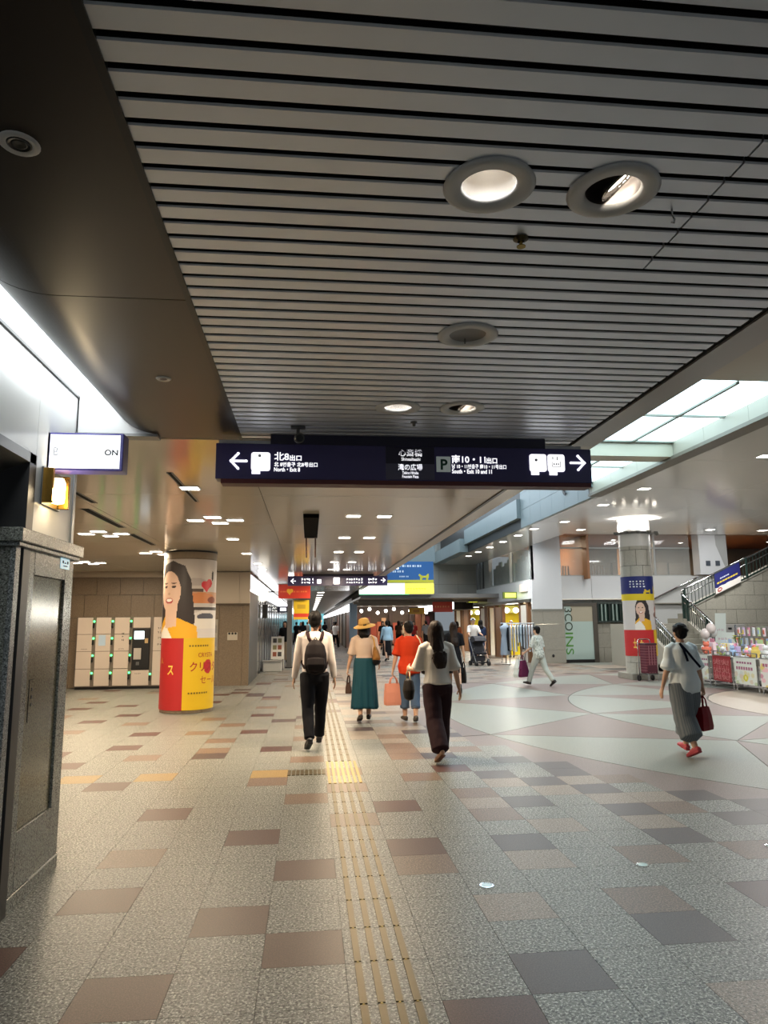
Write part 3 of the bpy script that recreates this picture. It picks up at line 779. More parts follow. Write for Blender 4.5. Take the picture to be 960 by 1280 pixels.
def face_layers(cx, cy, s, skin='#d9b8a4', hair='#2a2020', top='#e3ab25', shirt='#e9e4dc', side=1):
    """a smiling woman with long dark hair in a yellow cardigan, as printed"""
    L = [('p',[(cx-.85*s,cy-2.1*s),(cx+1.15*s,cy-2.1*s),(cx+1.2*s,cy-1.2*s),(cx+1.0*s,cy+.5*s),(cx+.7*s,cy+1.15*s),(cx+.1*s,cy+1.4*s),(cx-.5*s,cy+1.2*s),(cx-.75*s,cy+.5*s),(cx-.8*s,cy-.6*s)],hair),
         ('p',[(cx-.95*s,cy-3.6*s),(cx-.9*s,cy-1.8*s),(cx-.3*s,cy-1.1*s),(cx+.5*s,cy-1.25*s),(cx+1.3*s,cy-1.6*s),(cx+1.5*s,cy-3.6*s)],top),
         ('p',[(cx-.95*s,cy-3.6*s),(cx-.9*s,cy-2.0*s),(cx-.25*s,cy-1.5*s),(cx+.35*s,cy-2.4*s),(cx+.5*s,cy-3.6*s)],shirt),
         ('p',[(cx-.35*s,cy-.6*s),(cx+.4*s,cy-.6*s),(cx+.35*s,cy-1.6*s),(cx-.3*s,cy-1.7*s)],skin),
         ('e',cx-.08*s,cy+.0*s,.62*s,.92*s,skin),
         ('p',[(cx+.25*s,cy+1.0*s),(cx+.75*s,cy+.9*s),(cx+.95*s,cy-.2*s),(cx+.75*s,cy-1.2*s),(cx+.45*s,cy-.8*s),(cx+.56*s,cy+.1*s)],hair),
         ('e',cx-.34*s,cy+.2*s,.12*s,.06*s,'#3a2a26'),('e',cx+.18*s,cy+.2*s,.12*s,.06*s,'#3a2a26'),
         ('e',cx-.34*s,cy+.36*s,.16*s,.03*s,'#6b5046'),('e',cx+.18*s,cy+.36*s,.16*s,.03*s,'#6b5046'),
         ('e',cx-.1*s,cy-.12*s,.09*s,.06*s,'#c49f8a'),
         ('e',cx-.08*s,cy-.44*s,.25*s,.13*s,'#a83c3c'),('e',cx-.08*s,cy-.41*s,.19*s,.07*s,'#f4eeea')]
    return L
def build_poster_column():
    cx, cy, R = -2.27, 13.78, .475
    t = round_column(cx, cy, R, 2.94, 'round stone column wrapped in a red, yellow and portrait advertisement, beside the lockers', m_stoneb, 6, 8)
    MB().lathe([(R+.01,2.80),(R+.012,2.94)], seg=40).build('top_band', mat('column_top','#8b7c68',.45), t)
    MB().lathe([(R+.02,2.915),(R+.022,2.945)], seg=40).build('shadow_ring', m_dmetal, t)
    Rp = R+.012; W = 2*pi*Rp*.62; H = 2.72; A0 = radians(-90)-W/2/Rp
    def place(u, v): a = A0+u/Rp; return (Rp*cos(a), Rp*sin(a), .06+v)
    # visible half-width is about .74 m of arc each side of the middle u=W/2
    m = W/2
    zt = 1.28      # portrait above, red and yellow below
    L = [('r',0,zt,W,H,'#b9b2ae'),
         ('p',[(m-.02,zt),(W,zt),(W,1.9),(m+.5,1.85),(m+.1,1.7)],'#cfcac8'),
         ('p',[(m+.02,zt),(m+.24,zt),(m+.2,1.6),(m+.06,1.78)],'#6e5a6e'),
         ('r',m,1.9,W,2.12,'#b58a6a'),('e',m+.3,2.0,.34,.1,'#c07a4a'),('e',m+.55,1.97,.12,.06,'#7d3f2c'),
         ('r',m,1.78,W,1.84,'#3a3534'),('e',m+.42,1.66,.2,.07,'#50505c'),('r',m,2.12,m+.34,2.18,'#4d403a'),('e',m+.2,2.3,.2,.07,'#a59d9b'),
         ('r',m+.05,1.45,W,1.62,'#d8d3cc'),
         ('r',0,0,m,zt,'#b3282a'),('r',m,0,W,zt,'#d9b31a')]
    L += [('e',m+.36,2.25,.07,.07,'#c01f2e'),('e',m+.47,2.28,.07,.08,'#c01f2e'),('p',[(m+.29,2.23),(m+.54,2.26),(m+.4,2.11)],'#c01f2e')]
    L += [('e',m+.56,2.42,.03,.09,'#2a2020')]
    L += [l for l in face_layers(m-.30, 2.13, .40)]
    # red and yellow fields lie over the lower part of the portrait
    L += [('r',0,0,m,zt,'#b3282a'),('r',m-.005,0,m+.005,zt,'#e9c63a'),('r',m,0,W,zt,'#d9b31a'),('e',m+.49,.76,.10,.13,'#b3282a')]
    p = printed('printed_wrap', W, H, .014, place, L, m_ink, t)
    def arc_text(body, u, v, w, h, mt, bold=0):
        v2, fs = text_mesh(body, (w, h), bold)
        b = MB(); a = lambda q: (Rp+.004)
        for x, y in v2: an = A0+(u+x)/Rp; b.v.append(((Rp+.004)*cos(an), (Rp+.004)*sin(an), .06+v+y))
        b.f = fs; b.m = [0]*len(fs); b.build('lettering', mt, p)
    red = mat('red_letter','#9c1f1c',.5); yel = mat('yellow_letter','#f0cf5c',.5); br = mat('brown_letter','#6b5a18',.5)
    arc_text('クリスタ', m+.12, .68, .62, .17, red, .015); arc_text('CRYSTA', m+.27, .93, .34, .08, red)
    arc_text('セール', m+.32, .46, .42, .13, red); arc_text('ス', m-.30, .62, .13, .17, yel, .02); arc_text('人', m-.52, .82, .09, .1, yel)
    b = MB()
    for v, n in ((1.12, 8), (.28, 8)):
        for k in range(n):
            an = A0+(m+.1+.05*k)/Rp; bq = A0+(m+.1+.05*k+.03)/Rp
            b.face([((Rp+.004)*cos(an),(Rp+.004)*sin(an),.06+v),((Rp+.004)*cos(bq),(Rp+.004)*sin(bq),.06+v),((Rp+.004)*cos(bq),(Rp+.004)*sin(bq),.06+v+.03),((Rp+.004)*cos(an),(Rp+.004)*sin(an),.06+v+.03)])
    b.build('small_print', br, p)
build_poster_column()
def build_right_column():
    cx, cy, R = 9.13, 19.0, .42
    t = round_column(cx, cy, R, 4.40, 'round grey stone column with blue banner and portrait poster in the plaza', mat('column_stone','#b4b2a7',.42,speck=(60,'#a3a197','#c2c0b6')), 10, 8)
    MB().box(-.5,.5,-.46,.46,0,.16).build('base', m_stone, t, bevel=.01)
    MB().lathe([(R+.03,4.36),(R+.03,4.43)], seg=32).build('cap_ring', m_white, t)
    MB().lathe([(R+.005,3.62),(R+.005,4.36)], seg=40).build('white_band', m_white, t)
    MB().lathe([(R+.004,3.97),(R+.05,3.98),(R+.05,4.03),(R+.004,4.04)], seg=32).build('lamp_rail', m_gmetal, t)
    Rp = R+.014
    def sheet(name, z, H, W, layers, cell=.018, off=0):
        A0 = radians(-90-8+off)-W/2/Rp
        def place(u, v): a = A0+u/Rp; return (Rp*cos(a), Rp*sin(a), z+v)
        return printed(name, W, H, cell, place, layers, m_ink, t), A0
    W = 1.5; m = W/2
    L = [('r',0,0,W,.66,'#16246c'),('r',0,0,W,.17,'#e0c51a')]
    L += [('p',[(m+.02,.17),(m+.02,.22),(m+.06,.25),(m+.05,.29),(m+.09,.30),(m+.12,.27),(m+.22,.28),(m+.25,.33),(m+.25,.26),(m+.24,.17),(m+.2,.17),(m+.2,.22),(m+.1,.22),(m+.1,.17)],'#e0c51a')]
    L += [('p',[(m+.38,.17),(m+.38,.3),(m+.4,.36),(m+.42,.42),(m+.44,.36),(m+.46,.3),(m+.46,.17)],'#e0c51a')]
    for k in range(5):
        for j in range(3): L.append(('r',m-.34+.09*k,.5-.075*j,m-.34+.09*k+(.05 if (k+j)%3 else .065),.535-.075*j,'#dfe4ea'))
    sheet('banner', 2.12, .66, W, L)
    W = 1.36; m = W/2
    L = [('r',0,0,W,.82,'#cfc9c6'),('r',m+.38,0,W,.82,'#b9aca6'),('e',m+.5,.55,.12,.1,'#a5553a'),('e',m+.46,.4,.14,.09,'#7d5a4c'),('e',m+.5,.24,.1,.12,'#8a8086')]
    L += [l for l in face_layers(m-.06, .56, .2)]
    sheet('poster', 1.32, .80, W, L, .014)
    L = [('r',0,0,m+.28,.7,'#c0272a'),('r',m+.28,0,W,.7,'#dcb81d')]
    for k in range(2): L += [('r',m-.32+.17*k,.34,m-.32+.17*k+.1,.37,'#e9c05a'),('r',m-.29+.17*k,.24,m-.26+.17*k,.46,'#e9c05a'),('r',m-.32+.17*k,.22,m-.22+.17*k,.245,'#e9c05a')]
    sheet('poster', .62, .70, W, L)
    # four uplights on brackets round the column head
    for k in range(6):
        a = radians(-90-75+30*k); u = (cos(a), sin(a))
        s = thing('uplight', ORD[k]+' uplight from the left around the head of the plaza column', 'spotlight', (cx+u[0]*R, cy+u[1]*R, 3.99), group='uplights round the plaza column')
        MB().tube([(0,0,0),(u[0]*.16,u[1]*.16,.0)], .014, 6).build('bracket', m_gmetal, s)
        MB().lathe([(.001,-.05),(.05,-.035),(.065,.0),(.065,.03)], (u[0]*.2,u[1]*.2,0), 12).build('housing', m_gmetal, s, smooth=True)
        MB().lathe([(.064,.028),(.001,.03)], (u[0]*.2,u[1]*.2,0), 12).build('lens', m_down, s)
        if k in (0, 2, 3, 5): lamp('SPOT', (cx+u[0]*(R+.22), cy+u[1]*(R+.22), 4.04), 25, NEUT, .04, target=(cx+u[0]*R*.6, cy+u[1]*R*.6, 4.6), spot=120)
build_right_column()

def build_left_shops():
    # glass shop fronts along the left of the hall beyond the corner, under a lit fascia
    X = -1.58
    MB().box(X-.02, X+.0, 22, 100, 2.35, 2.42).build('trim_14', m_gmetal, kind='structure')
    MB().box(X-2.2, X-2.1, 19, 100, 0, 2.9).build('wall_shops_left', mat('shop_inner','#8b8378',.6), kind='structure')
    y = 19.1; n = 0
    sh = [(22.05, 25.6), (25.8, 30), (30.2, 37), (37.2, 46), (46.2, 58), (58.2, 75), (75.2, 98)]
    for a, b in sh:
        w = MB().box(X-.06, X, a, a+.12, 0, 2.9).build('window_1', m_gmetal, kind='structure')
        k = 3
        for q in range(k):
            y0 = a+.12+(b-a-.12)*q/k; y1 = a+.12+(b-a-.12)*(q+1)/k
            MB().box(X-.03, X-.015, y0+.06, y1, .1, 2.35).build('pane', mat('shop_glass','#7b7f80',.12,.2,spec=.7), w)
            MB().box(X-.06, X, y0, y0+.06, 0, 2.35).build('mullion', m_gmetal, w)
    fa = MB().box(X-.5, X-.02, 22, 100, 2.42, 2.9).build('wall_fascia_left', m_dmetal, kind='structure')
    for k in range(24): MB().box(X-.02, X+.0, 19.05+k*3.3, 19.05+k*3.3+3.27, 2.43, 2.89).build('lit_panel', m_fascia, fa)
build_left_shops()

# ================================================================== RIGHT HALL: mezzanine, shops, stairs
def build_mezzanine():
    wp = mat('mezz_white', '#c6cbcf', .4)
    # white parapet facing the plaza
    w = MB().box(9.62, 17, 27.02, 27.3, 2.2, 3.3).build('wall_mezzanine', m_dmetal, kind='structure')
    for k in range(5): MB().box(9.63+k*1.47, 9.62+k*1.47+1.465, 26.99, 27.04, 2.2, 3.32).build('panel', wp, w)
    w2 = MB().box(8.42, 8.6, 26.4, 36, 2.42, 3.14).build('wall_mezzanine_side', m_dmetal, kind='structure')
    for k in range(4): MB().box(8.39, 8.43, 26.32+k*2.4, 26.315+(k+1)*2.4, 2.42, 3.14).build('panel', wp, w2)
    # corner pillar, white above stone
    t = thing('corner_pillar', 'square white pillar standing on a grey stone base at the corner of the mezzanine', 'pillar', (8.42, 26.25, 0), kind='thing')
    MB().box(0,1.18,.0,.14,2.02,4.89).build('white_shaft', wp, t, bevel=.01)
    MB().box(-.03,1.25,-.04,.14,1.94,2.02).build('ledge', mat('pillar_ledge','#77786f',.4), t)
    for r in range(4):
        for x0, x1 in ((-.02,.38),(.386,1.22)): MB().box(x0,x1,-.03,.14,.485*r+.005,.485*(r+1)).build('stone_panel', m_stone, t)
    MB().sphere((.72,-.04,.28),.05,.03,.06,8,6).build('outlet', m_dmetal, t)
    t = thing('white_pier', 'tall white pier with a slanted shadow edge and two dark plates above the stairs', 'pillar', (15.35, 26.4, 0), kind='thing')
    MB().prism([(0,3.34),(1.1,3.34),(1.1,3.5),(.72,4.5),(.7,4.99),(0,4.99)], 0, .5, axis='y').build('shaft', wp, t)
    MB().prism([(1.1,3.5),(1.25,3.5),(1.25,4.99),(.7,4.99),(.72,4.5)], .12, .5, axis='y').build('return', mat('pier_shade','#9fa3a3',.4), t)  # slanted shade on the pier made as a darker piece
    for x in (.34,.74): MB().box(x-.09,x+.09,-.02,.0,3.68,3.88).build('plate', mat('plate_dark','#3c4652',.4), t)
    # glazing of the mezzanine front: frames, panes, the room behind
    fr = mat('mezz_frame','#9ba0a0',.4)
    for k, (a, b) in enumerate(((9.65,10.98),(11.06,12.6),(12.68,13.75),(13.83,15.3))):
        wn = MB().box(a-.08,a,27.0,27.12,3.32,5.0).box(a,b,27.0,27.12,3.30,3.36).box(a,b,27.02,27.1,4.42,4.47).build('window_%d' % (4+k), fr, kind='structure')
        MB().box(a,b,27.05,27.06,3.36,5.0).build('pane', m_glass, wn)
    b = MB()
    b.box(9.6,24,27.2,33,3.2,3.28).build('floor_mezzanine', mat('mezz_floor','#6a5a48',.4), kind='structure')
    bk = MB().box(9.6,24,32.6,32.8,3.28,5.0).build('wall_mezzanine_back', mat('mezz_back','#4d463f',.5), kind='structure')
    for k in range(9): MB().box(9.7+k*.95,10.55+k*.95,32.5,32.6,3.3,4.3).build('panel', mat('mezz_shutter','#57524e',.4), bk)
    MB().box(13.9,15.2,30.5,30.7,3.28,4.9).build('partition', mat('mezz_partition','#9a7752',.5), bk)
    for k in range(22):
        MB().box(9.8+.12*k,9.85+.12*k,28.6,28.66,3.3,3.85).build('baluster', m_gmetal, bk)
    for k, (x, y) in enumerate(((10.4,29.5),(12,30.5),(11.3,28.6),(13,29),(14.6,29.2),(16.6,30),(18,29),(19.2,31),(17.2,27.8),(20.5,29.5))):
        small_light(x, y, 5.0, ORD[k]+' warm light in the wooden ceiling of the mezzanine, '+('behind the windows' if x < 15.3 else 'over the stairs'), 'lights in the mezzanine ceiling', m_downc, .14, .14)
    lamp('AREA', (12, 30, 4.93), 180, WARM, .6, target=(12,30,0)); lamp('AREA', (18, 29.5, 4.93), 200, WARM, .6, target=(18,29.5,0))
    # mezzanine windows on the side facing the hall
    gd = mat('green_curtain','#203c36',.6)
    for k, (a, b) in enumerate(((26.35,29.1),(29.25,32.6))):
        wn = MB().box(8.42,8.52,a-.1,a,3.14,4.9).box(8.42,8.52,a,b,3.12,3.18).build('window_%d' % (9+k), fr, kind='structure')
        MB().box(8.46,8.47,a,b,3.18,4.9).build('pane', m_glass, wn)
        for q in range(7): MB().box(8.62,8.68,a+(b-a)*q/7+.02,a+(b-a)*(q+1)/7,3.18,4.0+.12*((q*5)%3)).build('curtain', gd, wn)
    MB().box(10.8,10.9,26.6,34,3.2,4.95).build('wall_mezzanine_inner', mat('mezz_inner','#8a5f3c',.5), kind='structure')
    MB().box(8.4,10.8,26.4,36,4.9,5.0).build('ceiling', m_wood, kind='structure')
    lamp('AREA', (9.6,29,4.85), 120, WARM, .5, target=(9.6,29,0))
    for y in (27.6, 30.2): small_light(9.3, y, 4.9, 'small warm light behind the '+('nearer' if y < 28 else 'farther')+' green curtained mezzanine window', 'lights behind the curtains', m_downc, .16, .16)
    MB().box(8.42,8.6,32.7,33.6,3.14,4.9).box(8.42,8.5,34.2,34.3,3.14,4.9).box(8.42,8.5,34.8,34.9,3.14,4.9).build('trim_15', fr, kind='structure')
    MB().box(8.55,8.7,33.6,36,3.14,4.9).build('wall_mezzanine_end', m_dmetal, kind='structure')
    # stone wall closing the void at its far end
    stone_wall('wall_void_end', 5.5, 8.42, 35.2, 2.75, 6.2, 3, 5, mat('void_stone','#a2a199',.45), offset=False)
    MB().box(5.5,8.42,35.0,35.2,2.68,2.76).build('trim_16', m_gmetal, kind='structure')
build_mezzanine()
def build_hall_back_wall():
    stone_wall('wall_hall_back', 9.6, 12.9, 26.5, 0, 2.2, 6, 4, m_stone)
    MB().box(9.62,15.4,26.45,26.9,2.2,2.24).build('trim_17', m_stone, kind='structure')
    MB().box(12.9,26,26.6,26.8,0,3.3).build('wall_under_mezzanine', mat('under_white','#b9bcbb',.5), kind='structure')
    t = thing('shop_glass_door', 'tall pale glass panel with vertical green shop lettering in the stone wall', 'shop sign', (9.68, 26.42, 0), kind='thing')
    MB().box(-.06,.0,-.06,.04,0,2.24).box(1.14,1.32,-.06,.04,0,2.24).box(0,1.14,-.06,.04,2.13,2.24).build('frame', mat('door_frame','#4b4740',.4), t)
    MB().box(0,1.14,-.03,.0,.12,2.13).build('glass_sheet', mat('frosted','#a9bcb6',.25), t)
    MB().box(.28,1.14,-.034,-.03,1.55,2.13).build('film', mat('film_tan','#a59f8c',.3), t)
    MB().box(0,1.14,-.05,.02,0.0,.12).build('sill', m_dmetal, t)
    gr = mat('letter_green','#4c8a2c',.5); dk = mat('letter_dark','#35402f',.5)
    text('lettering', '3CO', (.03,-.04,2.06), (.86,.30), dk, t, rot=-pi/2, bold=.0)
    text('lettering', 'INS', (.03,-.04,1.13), (.82,.30), gr, t, rot=-pi/2, bold=.0)
    # dark green barred window beside it
    w = MB().box(11.02,12.3,26.36,26.5,1.5,1.56).box(11.02,12.3,26.36,26.5,2.2,2.28).build('window_12', mat('bar_frame','#2b3532',.4), kind='structure')
    MB().box(11.02,12.3,26.44,26.46,1.56,2.2).build('pane', mat('green_glass','#23342f',.15), w)
    for k in range(9): MB().box(11.02+.15*k,11.07+.15*k,26.36,26.42,1.56,2.2).build('bar', mat('bar_pale','#7e918b',.4) if k % 3 else mat('bar_dark','#182320',.4), w)
build_hall_back_wall()
def build_stairs():
    t = thing('lower_stairs', 'grey stone flight of stairs climbing away behind the toy stalls', 'stairs', (11.0, 20.3, 0), kind='thing')
    for k in range(9):
        MB().box(.02,1.62,.3*k,.3*k+.302,0,.161*(k+1)).build('step', m_stone, t)
    MB().box(-.1,.02,-.1,2.8,0,.2).build('kerb', m_stone, t)
    MB().prism([(-.2,0),(2.8,0),(2.8,1.62),(2.6,1.62),(-.2,.2)], 1.62, 1.74, axis='x').build('stringer', m_stone, t)
    MB().prism([(-.2,0),(2.8,0),(2.8,1.6),(2.6,1.6),(-.2,.18)], -.1, .02, axis='x').build('stringer', m_stone, t)
    MB().box(-.1,2.0,2.7,4.7,0,1.45).build('landing', m_stone, t)
    grn = mat('rail_green','#1d332c',.4,.3)
    def rail(name_label, pts, posts, zoff, wall=False):
        r = thing('stair_railing', name_label, 'railing', (0,0,0), kind='thing')
        a, b = Vector(pts[0]), Vector(pts[1])
        MB().tube([a-(b-a).normalized()*.12+Vector((0,0,-.03)), a, b, b+(b-a).normalized()*.08], .035, 10).build('handrail', m_chrome, r, smooth=True)
        if wall: return r
        MB().tube([a+Vector((0,0,-.22)), b+Vector((0,0,-.22))], .022, 8).build('handrail', m_chrome, r, smooth=True)
        MB().bar(a+Vector((0,0,-zoff+.06)), b+Vector((0,0,-zoff+.06)), .04, .04).build('bottom_rail', grn, r)
        n = max(3, int((b-a).length/.14))
        me = None
        for k in range(n+1):
            p = a+(b-a)*k/n
            big = k % 9 == 0 or k == n
            MB().tube([p+Vector((0,0,-zoff+.02)), p+Vector((0,0,-.03 if not big else .03))], .045 if big else .012, 6).build('post' if big else 'baluster', grn, r)
        return r
    rail('left rail of the lower stairs with chrome handrails and green balusters', [(11.0,20.7,1.05),(11.0,23,2.36)], 0, .9)
    rail('right rail of the lower stairs with chrome handrails and green balusters', [(12.66,20.5,1.02),(12.66,23.0,2.42)], 0, .92)
    rail('rail of the upper stairs with green balusters above the sloping stone wall', [(12.7,22.95,2.62),(18.4,22.95,5.2)], 0, .72)
    rail('handrail fixed to the white wall behind the stairs', [(12.3,26.5,1.9),(15.2,26.5,3.2)], 0, 0, wall=True)
    # upper flight going right, behind its sloping stone side wall
    u = thing('upper_stairs', 'upper flight of stone stairs rising to the right behind a sloping block wall', 'stairs', (12.75, 23.0, 0), kind='thing')
    for k in range(13): MB().box(.2+.4*k,.6+.4*k,.2,1.7,.0 if k < 1 else .17*k+.6,1.45+.175*(k+1)).build('step', m_stone, u)
    # coping and blocks
    sl = .452
    def top(x): return 1.9+sl*x
    MB().prism([(-.02,top(0)),(6.2,top(6.2)),(6.2,top(6.2)+.1),(-.02,top(0)+.1)], -.05, .2, axis='y').build('coping', mat('coping_stone','#a3a197',.45), u)
    MB().prism([(0,0),(6.2,0),(6.2,top(6.2)),(0,top(0))], .02, .18, axis='y').build('core', m_joint, u)
    for r in range(10):
        z0, z1 = .48*r+.006, .48*(r+1)-.006
        off = .36 if r % 2 else 0
        for c in range(10):
            x0, x1 = max(0, .72*c-off+.006), min(6.2, .72*(c+1)-off-.006)
            if x1-x0 < .05: continue
            pl = [(x0,z0),(x1,z0),(x1,min(z1,top(x1))),(x0,min(z1,top(x0)))]
            if top(x1) <= z0+.02: continue
            if top(x0) < z0: xi = (z0-1.9)/sl; pl = [(xi,z0),(x1,z0),(x1,min(z1,top(x1)))]
            elif top(x0) < z1 < top(x1): xi = (z1-1.9)/sl; pl = [(x0,z0),(x1,z0),(x1,z1),(xi,z1),(x0,top(x0))]
            MB().prism(pl, -.01, .02, axis='y').build('stone_block', m_stone, u)
    b = thing('stair_banner', 'navy and white banner hung on the balusters of the upper stairs', 'banner', (13.78, 22.86, 0))
    def place(u_, v_): return (u_, -.0, 2.42+.452*u_+v_*.7)
    W, H = .95, 1.0
    L = [('r',0,0,W,H,'#1f2360'),('r',0,0,W,.3,'#d6d2cc'),('p',[(0,.3),(.1,.26),(.2,.31),(.35,.27),(.5,.31),(.7,.27),(W,.31),(W,.4),(0,.4)],'#1f2360'),('e',.16,.14,.09,.1,'#9c3a34'),('e',.16,.14,.05,.05,'#d6d2cc')]
    for k in range(8): L.append(('r',.08+.1*k,.44,.08+.1*k+.07,.52,'#c9b23a'))
    for k in range(5): L.append(('r',.2+.07*k,.62,.2+.07*k+.05,.67,'#b9bcd0'))
    printed('sheet', W, H, .02, place, L, m_ink, b)
    MB().bar((0,-.01,3.13),(.95,-.01,3.56),.02,.03).build('batten', m_chrome, b)
    cab = thing('grey_cabinet', 'low grey cabinet against the sloping stone wall behind the stalls', 'cabinet', (13.4, 22.5, 0))
    MB().box(0,1.1,0,.4,.05,1.42).build('body', m_grey, cab, bevel=.01); MB().box(.5,.62,-.01,.0,1.25,1.31).build('label_plate', m_black, cab)
    MB().box(.03,1.07,.03,.38,0,.05).build('plinth', m_dmetal, cab)
    MB().box(17.9,18.4,22.6,22.9,0,.02).build('trim_18', m_stone, kind='structure')
build_stairs()

def build_hall_shops():
    # two lit shops under the side of the mezzanine, yellow inside
    X = 8.42
    yel = mat('shop_yellow','#efe02a',.6); wht = mat('shop_white','#ece7dc',.5); brn = mat('shop_brown','#7c573a',.5); olv = mat('shop_olive','#6e6a20',.5)
    MB().box(X+4.9,X+5,26.6,41,0,2.42).build('wall_shops_right', wht, kind='structure')
    MB().box(X,X+5,26.6,41,2.38,2.42).build('ceiling', wht, kind='structure')
    MB().box(X,X+5,40.9,41,0,2.42).build('wall_shops_end', brn, kind='structure')
    MB().box(X,X+5,33.2,33.4,0,2.4).build('wall_shops_middle', brn, kind='structure')
    MB().box(X-.05,X+.15,26.5,41,2.3,2.42).build('trim_19', m_gmetal, kind='structure')
    for a, lab, al in ((27.3, 'nearer', ''), (34.0, 'farther', '')):
        t = thing('lit_shop', lab+' lit shop front with yellow wall and brown door frames under the mezzanine', 'shop front', (X, a, 0), kind='thing')
        MB().box(1.9,2.0,0,4.8,0,2.3).build('back_wall', wht, t)
        q = 5.78 if a < 30 else 6.78
        MB().box(.62,1.5,q,q+.06,0,2.05).build('yellow_wall', yel, t); MB().box(1.5,1.9,q,q+.06,0,2.3).build('white_wall', wht, t); MB().box(.1,.3,q,q+.06,0,2.2).build('white_wall', wht, t)
        MB().box(.5,1.6,q-.3,q-.1,1.95,2.3).build('olive_beam', olv, t)
        for y in (-.5,.5,3.2,4.4): MB().box(-.02,.12,y,y+.22,0,2.3).build('post', brn, t)
        MB().box(-.0,.04,3.45,4.4,.0,2.2).build('panel', mat('shop_panel','#a5764e',.4), t)
        MB().box(-.0,.04,-.28,.5,.0,2.2).build('panel', wht, t)
        for y in (.8,1.25): MB().sphere((y,q-.4,2.08),.14,.14,.12,10,6).build('globe_lamp', m_downc, t, smooth=True)
        for z in (.5,.95,1.4): MB().box(.5,1.1,.95,1.05,z,z+.03).box(.5,1.1,3.0,3.1,z,z+.03).build('shelf', wht, t)
        lamp('AREA', (X+1.0,a+3.6,2.34), 380, (1,.95,.8), 1.2, target=(X+1.0,a+2,0))
        s = thing('shop_sign', lab+' small green and yellow lit sign above the shop front', 'sign', (X-.3, a+.9, 2.62), kind='thing')
        MB().box(-.3,.3,-.06,.06,-.13,.13).build('case', mat('sign_olive','#5f6e1c',.4), s)
        MB().box(-.22,.22,-.07,-.06,-.09,.09).build('lit_face', mat('sign_lime','#eaff60',.4,emit='#e6f04a',estr=1.8), s)
        MB().box(.3,.34,-.03,.03,-.05,.05).build('bracket', m_gmetal, s)
    t = thing('pink_wall_sign', 'pale pinkish glowing wall sign above the nearer shop', 'sign', (8.36, 27.2, 2.85))
    MB().box(-.02,.02,-.55,.4,-.13,.17).build('lit_face', mat('sign_pinkish','#f2dcd2',.5,emit='#f0dcd2',estr=.12), t)
    # dim far end of the right hall: rows of shops with goods
    w = MB().box(2.3, 8.6, 48.5, 48.7, 0, 2.9).build('wall_far_shops', mat('far_wall','#4a3a30',.6), kind='structure')
    r = random.Random(5); cols = ['#7a4a35','#a5583c','#5a3a30','#8e6a52','#b08a6a','#6a2f38','#8a6d9a','#3c2a26','#c2a58a','#94402f']
    x = 2.4
    while x < 8.4:
        wd = r.uniform(.18,.45); 
        MB().box(x, x+wd*.9, 48.2, 48.5, .1, r.uniform(1.4,2.2)).build('display_panel', mat('display_%s' % cols[int(x*7)%10][1:], cols[int(x*7)%10], .6), w); x += wd
    MB().box(2.2,8.6,31.0,49,2.62,2.7).build('ceiling', mat('low_ceiling','#8d877b',.4), kind='structure')
    MB().box(2.25,8.4,30.9,31.0,2.62,2.8).build('trim_20', m_gmetal, kind='structure')
    for k in range(3): MB().box(2.25,8.4,33+k*3.5,33.3+k*3.5,2.5,2.62).build('beam', mat('low_beam','#6f6a60',.5), kind='structure')
    for k in range(10): 
        t = thing('shop_globe', ORD[k]+' round white lamp in the row over the far shops', 'lamp', (2.9+.55*k, 47.6, 2.2+.12*(k%3)), group='globe lamps over the far shops')
        MB().sphere((0,0,0),.11,.11,.11,8,6).build('globe', m_downc, t); MB().tube([(0,0,.1),(0,0,.4-.12*(k%3))],.012,5).build('cord', m_black, t)
    lamp('AREA', (5.5,46,2.55), 160, WARM, 3, 1, target=(5.5,46,0)); lamp('AREA', (5.5,38,2.45), 120, NEUT, 3, 1, target=(5.5,38,0))
    f = MB().box(7.4,8.4,36,48,2.2,2.6).build('wall_lit_fascia', m_dmetal, kind='structure')
    for k in range(4): MB().box(7.36,7.4,36.1+k*3,39+k*3,2.22,2.58).build('lit_panel', m_fascia, f)
    # right side of the long corridor with its stepped row of lit signs
    w = MB().box(2.3,2.5,39,118,0,2.9).build('wall_corridor', mat('corridor_wall','#83776a',.5), kind='structure')
    for k in range(16): MB().box(2.26,2.3,40+k*4.8,44.6+k*4.8,2.2,2.6).build('lit_panel', m_fascia, w)
    for k in range(16): MB().box(2.22,2.3,40+k*4.8,40.4+k*4.8,0,2.2).build('pilaster', mat('pilaster','#6b5f52',.5), w)
    for k in range(16): MB().box(2.27,2.3,41+k*4.8,44+k*4.8,.1,2.0).build('display_panel', mat('display_far%d' % (k%3), ('#8a5c48','#6b6258','#a08468')[k%3], .5), w)
    t = thing('corridor_pillar', 'slim blue-grey pillar at the mouth of the far corridor', 'pillar', (2.35,38.6,0), kind='thing')
    MB().box(-.2,.2,-.2,.2,0,2.62).build('shaft', mat('pillar_blue','#7d93a5',.35), t, bevel=.02); MB().box(-.24,.24,-.24,.24,0,.12).build('base', m_dmetal, t)
    for k in range(14): lamp('AREA', (.4, 34+k*5.5, ZC-.03), 45, NEUT, 1.0, target=(.4,34+k*5.5,0)) if k % 2 == 0 else None
    for k in range(18): small_light(.5, 32.5+k*3.2, ZC-.0, ORD[k]+' light in the long row down the far corridor', 'row of lights down the far corridor', m_downc, .3, .3)
    MB().box(-2.2,3,117,117.2,0,3.0).build('wall_end', mat('end_teal_glow','#78b4bd',.4,emit='#7fd0dc',estr=.7), kind='structure')  # teal glow of the far end put into the wall as emission
build_hall_shops()

